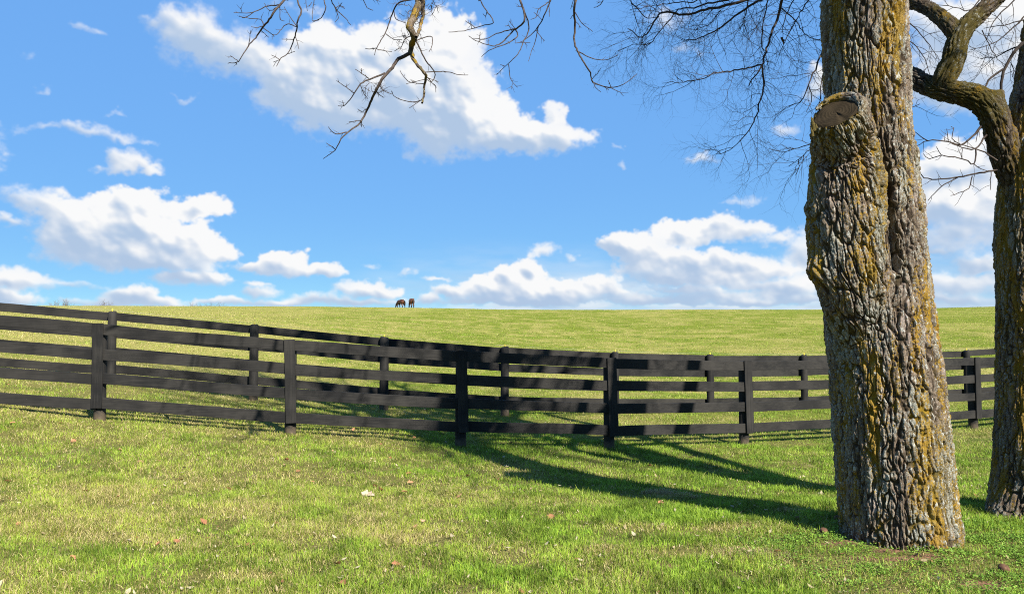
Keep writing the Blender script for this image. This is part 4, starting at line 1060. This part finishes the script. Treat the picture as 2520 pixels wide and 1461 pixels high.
def mat_post():
    m = mat_paint('black_post_paint_stained_foot', (34, 34, 2.0), worn=.1)
    nt = NT.__new__(NT); nt.t = m.node_tree
    bs = next(n for n in m.node_tree.nodes if n.type == 'BSDF_PRINCIPLED')
    old = bs.inputs['Base Color'].links[0].from_socket
    sx = nt.n('ShaderNodeSeparateXYZ'); co = nt.n('ShaderNodeTexCoord').outputs['Object']; nt.l(co, sx.inputs[0])
    h = nt.math('ADD', sx.outputs[2], nt.math('MULTIPLY', nt.noise(co, 14, 4, .7), .20))
    nt.l(nt.mix(nt.step(h, .26, .13), old, (.085, .065, .042)), bs.inputs['Base Color'])
    return m
POST = mat_post()

def plank(p0, p1, h, th, nrm, seed, nst=18, warp=.004):
    """Sawn board between two points, with slightly uneven edges and eased arrises."""
    g = np.random.default_rng(seed)
    p0, p1 = np.array(p0), np.array(p1); nrm = np.array(nrm)
    ax = (p1-p0)/np.linalg.norm(p1-p0); upv = np.cross(nrm, ax); upv = upv if (upv[2] > 0 or abs(ax[2]) > .8) else -upv
    if abs(ax[2]) > .8: upv = np.cross(ax, nrm)
    c = .003
    prof = [(-h/2, -th/2+c), (-h/2+c, -th/2), (h/2-c, -th/2), (h/2, -th/2+c), (h/2, th/2-c), (h/2-c, th/2), (-h/2+c, th/2), (-h/2, th/2-c)]
    k = g.normal(0, 1, 6)
    V = []
    for i in range(nst+1):
        t = i/nst
        bow = warp*(k[0]*math.sin(math.pi*t)+.6*k[1]*math.sin(2*math.pi*t)); cup = .6*warp*(k[2]*math.sin(math.pi*t)+k[3]*math.sin(3*t))
        et, eb = g.normal(0, warp*.28), g.normal(0, warp*.28)
        c0 = p0+(p1-p0)*t+upv*bow+nrm*cup
        for (a, b) in prof: V.append(c0+upv*(a+(et if a > 0 else eb))+nrm*b)
    Q = [(i*8+j, i*8+(j+1) % 8, (i+1)*8+(j+1) % 8, (i+1)*8+j) for i in range(nst) for j in range(8)]
    for b in (0, nst*8): Q += [(b, b+1, b+2, b+3), (b, b+3, b+4, b+7), (b+4, b+5, b+6, b+7)]
    return np_mesh('board', V, quads=Q, smooth=False)

def round_post(r, h, seed, below=.12):
    g = np.random.default_rng(seed); V, n = [], 20
    lev = [-below, 0, .1]+list(np.linspace(.2, h-.03, 7))+[h-.010, h]
    ph = g.random(3)*6
    for z in lev:
        rr = r*(1.04-.05*z/h)*(1 if z < h-.02 else (.93 if z < h-.005 else .74))
        for k in range(n):
            a = k*2*math.pi/n
            q = rr*(1+.045*math.sin(2*a+ph[0])+.03*math.sin(3*a+ph[1]+z)+.01*g.normal())
            V.append((q*math.cos(a), q*math.sin(a), z+(.010*math.sin(a+ph[2]) if z > h-.04 else 0)))
    Q = [(i*n+j, i*n+(j+1) % n, (i+1)*n+(j+1) % n, (i+1)*n+j) for i in range(len(lev)-1) for j in range(n)]
    b = (len(lev)-1)*n; V.append((0, 0, h+.006)); c = len(V)-1
    T = [(b+j, b+(j+1) % n, c) for j in range(n)]
    return np_mesh('post', V, quads=Q, tris=T)

def put(name, me, mat, parent, loc):
    o = bpy.data.objects.new(name, me); COL.objects.link(o); me.materials.append(mat)
    o.parent = parent; o.location = Vector(loc)-parent.location-(parent.parent.location if parent.parent else Vector())
    return o

def build_fence(posts, near):
    pl = [P(x, yt, Y) for x, Y, yt in posts]        # board plane, at post-top height
    if near:
        root = thing('plank_fence', (pl[3].x, pl[3].y, tz(pl[3].x, pl[3].y)), 'nearer black four-board paddock fence with an upright cover board at every joint', 'fence')
    else:
        root = thing('plank_fence', (pl[4].x, pl[4].y, tz(pl[4].x, pl[4].y)), 'farther black four-board fence with round posts, yellow insulators and a thin wire on top', 'fence')
    n = len(pl)
    nr = []
    for i in range(n):
        a, b = pl[max(i-1, 0)], pl[min(i+1, n-1)]; d = (b-a); d.z = 0; d.normalize(); nr.append(Vector((-d.y, d.x, 0)))   # points away from the viewer
    offs = (.082, .425, .768, 1.112) if near else (.080, .412, .744, 1.078)
    BH = .152 if near else .158
    for i in range(n-1):
        nn = (nr[i]+nr[i+1]).normalized(); dirv = (pl[i+1]-pl[i]).normalized()
        for j, o_ in enumerate(offs):
            g = random.Random(i*7+j+(0 if near else 500))
            o1, o2 = [o_*k+g.uniform(-.010, .010) for k in (1.05 if i < 2 else 1., 1.03 if i < 2 else 1.)]
            a = pl[i]+Vector((0, 0, -o1))+dirv*.006; b = pl[i+1]+Vector((0, 0, -o2))-dirv*.006
            me = plank(a, b, BH+g.uniform(-.006, .006), .025, nn, i*13+j+(0 if near else 300))
            link('rail', me, PAINT_H, root, loc=(a+b)/2)
    for i in range(n):
        gz = tz(pl[i].x, pl[i].y)
        if near:
            r = .080
            c = pl[i]+nr[i]*(r+.014)
            gz = tz(c.x, c.y); h = pl[i].z-gz-.015
            put('post', round_post(r, h, 60+i), POST, root, (c.x, c.y, gz))
            lean = (.0, -.045, .004, .035, .030, .030, .025, .02, .0)[i % 9]
            top = pl[i]-nr[i]*.0285+Vector((0, 0, .006)); bot = top+Vector((lean, 0, -1.195 if i != 1 else -1.235))
            top = top+Vector((-lean*.2, 0, 0))
            me = plank(top, bot, .150, .025, nr[i], 200+i, 10, .002)
            link('cover_board', me, PAINT_V, root, loc=(top+bot)/2)
        else:
            r = .083
            c = pl[i]-nr[i]*(r+.012)
            gz = tz(c.x, c.y); h = pl[i].z-gz+.02
            po = put('post', round_post(r, h, 90+i), POST, root, (c.x, c.y, gz))
            bm = bmesh.new()
            for (z0, z1, r0, r1) in ((0, .016, .013, .012), (.016, .021, .018, .018), (.021, .030, .010, .010), (.030, .035, .017, .016), (.035, .045, .010, .007)):
                m4 = Matrix.Translation((0, 0, (z0+z1)/2))
                bmesh.ops.create_cone(bm, cap_ends=True, segments=12, radius1=r0, radius2=r1, depth=z1-z0, matrix=m4)
            me = bpy.data.meshes.new('insulator'); bm.to_mesh(me); bm.free()
            put('insulator', me, INS, po, (c.x, c.y, gz+h+.004))
    if not near:
        t = Tubes(); pts = []
        for i in range(n):
            c = pl[i]-nr[i]*.095; pts.append(Vector((c.x, c.y, pl[i].z+.02+.028)))
        full = []
        for i in range(n-1):
            for k in range(8):
                q = pts[i].lerp(pts[i+1], k/8); q.z -= .05*(k/8)*(1-k/8); full.append(q)
        full.append(pts[-1]); t.add([f+Vector((0, -.016, 0)) for f in full], .0011, 4)
        link('wire', t.mesh('wire'), WIRE, root)
    return root
INS = mat_plain('yellow_plastic', (.80, .62, .02), (.85, .70, .04), 5, .4, spec=.5)
WIRE = mat_plain('pale_wire', (.30, .30, .29), (.4, .4, .39), 5, .5, spec=.5)
NEAR_POSTS = [(-680, 11.15, 722), (-226, 11.2, 757), (243, 11.3, 796), (714, 11.5, 836), (1136, 11.75, 863), (1504, 12.25, 881), (1838, 13.2, 887), (2128, 14.35, 885), (2402, 15.6, 879), (2640, 16.9, 868), (2850, 18.2, 856), (3040, 19.5, 843)]
FAR_POSTS = [(-370, 15.3, 715), (-42, 15.35, 741), (282, 15.4, 769), (629, 15.6, 801), (946, 15.8, 831), (1239, 16.35, 855), (1508, 17.3, 868), (1741, 18.4, 874), (1972, 19.3, 875), (2180, 20.1, 870), (2371, 20.9, 863), (2560, 21.7, 853), (2740, 22.5, 843), (2910, 23.3, 832)]
build_fence(NEAR_POSTS, True)

# ---------------------------------------------------------------- horses on the crest
def skin_mesh(name, verts, edges, sub=2):
    bm = bmesh.new(); lay = bm.verts.layers.skin.verify()
    vs = []
    for i, (co, r) in enumerate(verts):
        v = bm.verts.new(co); v[lay].radius = r if isinstance(r, tuple) else (r, r); v[lay].use_root = (i == 0); vs.append(v)
    for a, b in edges: bm.edges.new((vs[a], vs[b]))
    me = bpy.data.meshes.new(name+'_skeleton'); bm.to_mesh(me); bm.free()
    o = bpy.data.objects.new(name+'_tmp', me); COL.objects.link(o)
    o.modifiers.new('s', 'SKIN').use_smooth_shade = True
    md = o.modifiers.new('b', 'SUBSURF'); md.levels = md.render_levels = sub
    dg = bpy.context.evaluated_depsgraph_get(); dg.update()
    out = bpy.data.meshes.new_from_object(o.evaluated_get(dg)); out.name = name
    bpy.data.objects.remove(o); bpy.data.meshes.remove(me)
    for p in out.polygons: p.use_smooth = True
    return out

def build_horse(px, py, d, yaw, scale, label, fl, hl):
    V = [((-.05, 0, 1.12), .36), ((-.62, 0, 1.20), .32), ((-.84, 0, 1.13), .24), ((.45, 0, 1.17), .32), ((.72, 0, 1.12), .22),
         ((.95, 0, .86), .15), ((1.12, 0, .62), .115), ((1.25, 0, .50), .10), ((1.29, 0, .33), .095), ((1.30, 0, .17), .065), ((1.31, 0, .07), .055)]
    E = [(0, 1), (1, 2), (0, 3), (3, 4), (4, 5), (5, 6), (6, 7), (7, 8), (8, 9), (9, 10)]
    def chain(par, L):
        prev = par
        for co, r in L:
            V.append((co, r)); E.append((prev, len(V)-1)); prev = len(V)-1
    for k, s in enumerate((1, -1)):
        f = fl[k]; h = hl[k]
        chain(3, [((.46, s*.15, .92), .135), ((.46+.4*f, s*.16, .72), .10), ((.48+f, s*.16, .44), .075), ((.46+1.2*f, s*.16, .14), .060), ((.50+1.3*f, s*.16, .02), .07)])
        chain(1, [((-.60, s*.16, 1.0), .19), ((-.50+.4*h, s*.17, .78), .135), ((-.76+h, s*.17, .50), .085), ((-.72+1.1*h, s*.17, .15), .062), ((-.68+1.2*h, s*.17, .02), .07)])
        chain(7, [((1.20, s*.06, .60), .030), ((1.18, s*.085, .70), .012)])
    me = skin_mesh('body', V, E, 2)
    m, nt, bs, _ = material('bay_coat')
    co = nt.n('ShaderNodeTexCoord').outputs['Object']; sx = nt.n('ShaderNodeSeparateXYZ'); nt.l(co, sx.inputs[0])
    c = nt.mix(nt.noise(co, 3.5, 3), (.038, .014, .007), (.115, .040, .015))
    lo = nt.step(sx.outputs[2], .62, .34)
    c = nt.mix(lo, c, (.012, .009, .008))
    nt.l(c, bs.inputs['Base Color']); bs.inputs['Roughness'].default_value = .45; bs.inputs['Specular IOR Level'].default_value = .35
    dark = mat_plain('black_horse_hair', (.010, .008, .007), (.03, .022, .017), 20, .6)
    g0 = P(px, py, d); z = tz(g0.x, g0.y)
    root = thing('horse', (g0.x, g0.y, z), label, 'horse', 'horses grazing on the crest')
    root.rotation_euler = (0, 0, yaw); root.scale = (scale,)*3
    def ch(n, me, mt):
        o = bpy.data.objects.new(n, me); COL.objects.link(o); me.materials.append(mt); o.parent = root
    ch('body', me, m)
    tl = Tubes(); pp, pr = smooth_path([Vector((-.92, 0, 1.30)), Vector((-1.05, 0, 1.22)), Vector((-1.12, .01, .95)), Vector((-1.10, .02, .65)), Vector((-1.07, .02, .36))], [.03, .06, .085, .075, .02], .06, .004, 3)
    tl.add(pp, pr, 8); ch('tail', tl.mesh('tail'), dark)
    mn = Tubes(); pp, pr = smooth_path([Vector((.42, 0, 1.46)), Vector((.70, .03, 1.33)), Vector((.98, .05, 1.00)), Vector((1.18, .05, .70)), Vector((1.27, .0, .52))], [.02, .055, .06, .05, .02], .05, .008, 5)
    mn.add(pp, pr, 7); ch('mane', mn.mesh('mane'), dark)
    return root
build_horse(986, 760, 131.5, R(137), 1.03, 'bay horse grazing nearly broadside, left of the pair on the skyline', (.10, -.06), (.10, -.10))
build_horse(1012, 760, 130.5, R(112), 1.10, 'bay horse grazing with rump towards the fence, right of the pair on the skyline', (.05, -.04), (.06, -.04))

# ---------------------------------------------------------------- bare trees beyond the hill
def far_tree(px, ytop, wpx, d, seed, label):
    top, x0 = P(px, ytop, d), P(px, 815, d)
    gz = tz(x0.x, x0.y); H = top.z-gz; W = wpx/FPX*d/2
    g = np.random.default_rng(seed)
    root = thing('bare_tree', (x0.x, x0.y, gz), label, 'tree', 'bare trees beyond the hill')
    tr, cr = Tubes(), Tubes()
    tp, trr = smooth_path([Vector((x0.x, x0.y, gz-.3)), Vector((x0.x+.1, x0.y, gz+H*.3)), Vector((x0.x-.1, x0.y, gz+H*.55))], [.26, .2, .14], .5)
    tr.add(tp, trr, 8)
    def rec(p, dv, L, r, lv):
        p, dv = np.array(p), np.array(dv)
        pts, rs = [p.copy()], [r]
        for i in range(4):
            dv = dv+g.normal(0, .16, 3)+np.array([0, 0, .05]); dv /= np.linalg.norm(dv); p = p+dv*L/4
            pts.append(p.copy()); rs.append(max(r*(1-.13*(i+1)), .02))
            if lv > 0 and i > 0:
                sd = g.normal(0, 1, 3); sd -= dv*np.dot(sd, dv); sd /= np.linalg.norm(sd)
                rec(p, dv*.7+sd*.75, L*.58, r*.55, lv-1)
        cr.add(pts, rs, 3)
        if lv > 0: rec(p, dv, L*.6, r*.6, lv-1)
    for k in range(9):
        a = k*2.4+g.random(); f = .30+.25*k/8
        b = Vector((x0.x, x0.y, gz+H*f))
        rec(b, (math.cos(a)*W, math.sin(a)*W, H*(.30+.25*g.random())), math.hypot(W, H*.4)*(.75+.2*g.random())*.72, .10, 3)
    bk = FARB
    link('trunk', tr.mesh('trunk'), bk, root); link('crown', cr.mesh('crown'), bk, root)
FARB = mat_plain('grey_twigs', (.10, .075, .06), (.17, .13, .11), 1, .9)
for a in [(150, 741, 46, 250, 1, 'rounded bare tree showing over the farther fence at the far left'), (247, 742, 34, 300, 2, 'bare tree crown showing over the crest just right of the leftmost one'),
          (267, 749, 18, 300, 3, 'small low bare treetop beside the second crown from the left'), (467, 748, 34, 310, 4, 'left end of the reddish clump of low treetops on the skyline'),
          (490, 749, 28, 312, 5, 'middle of the reddish clump of low treetops on the skyline'), (508, 751, 24, 308, 6, 'right end of the reddish clump of low treetops on the skyline'), (528, 747, 26, 300, 7, 'lone bare treetop just right of the reddish clump on the skyline')]:
    far_tree(*a)
build_fence(FAR_POSTS, False)

SC.cycles.use_denoising = False; SC.cycles.filter_width = 1.05
SC.cycles.max_bounces = 6; SC.cycles.diffuse_bounces = 3; SC.cycles.transmission_bounces = 2; SC.cycles.transparent_max_bounces = 8
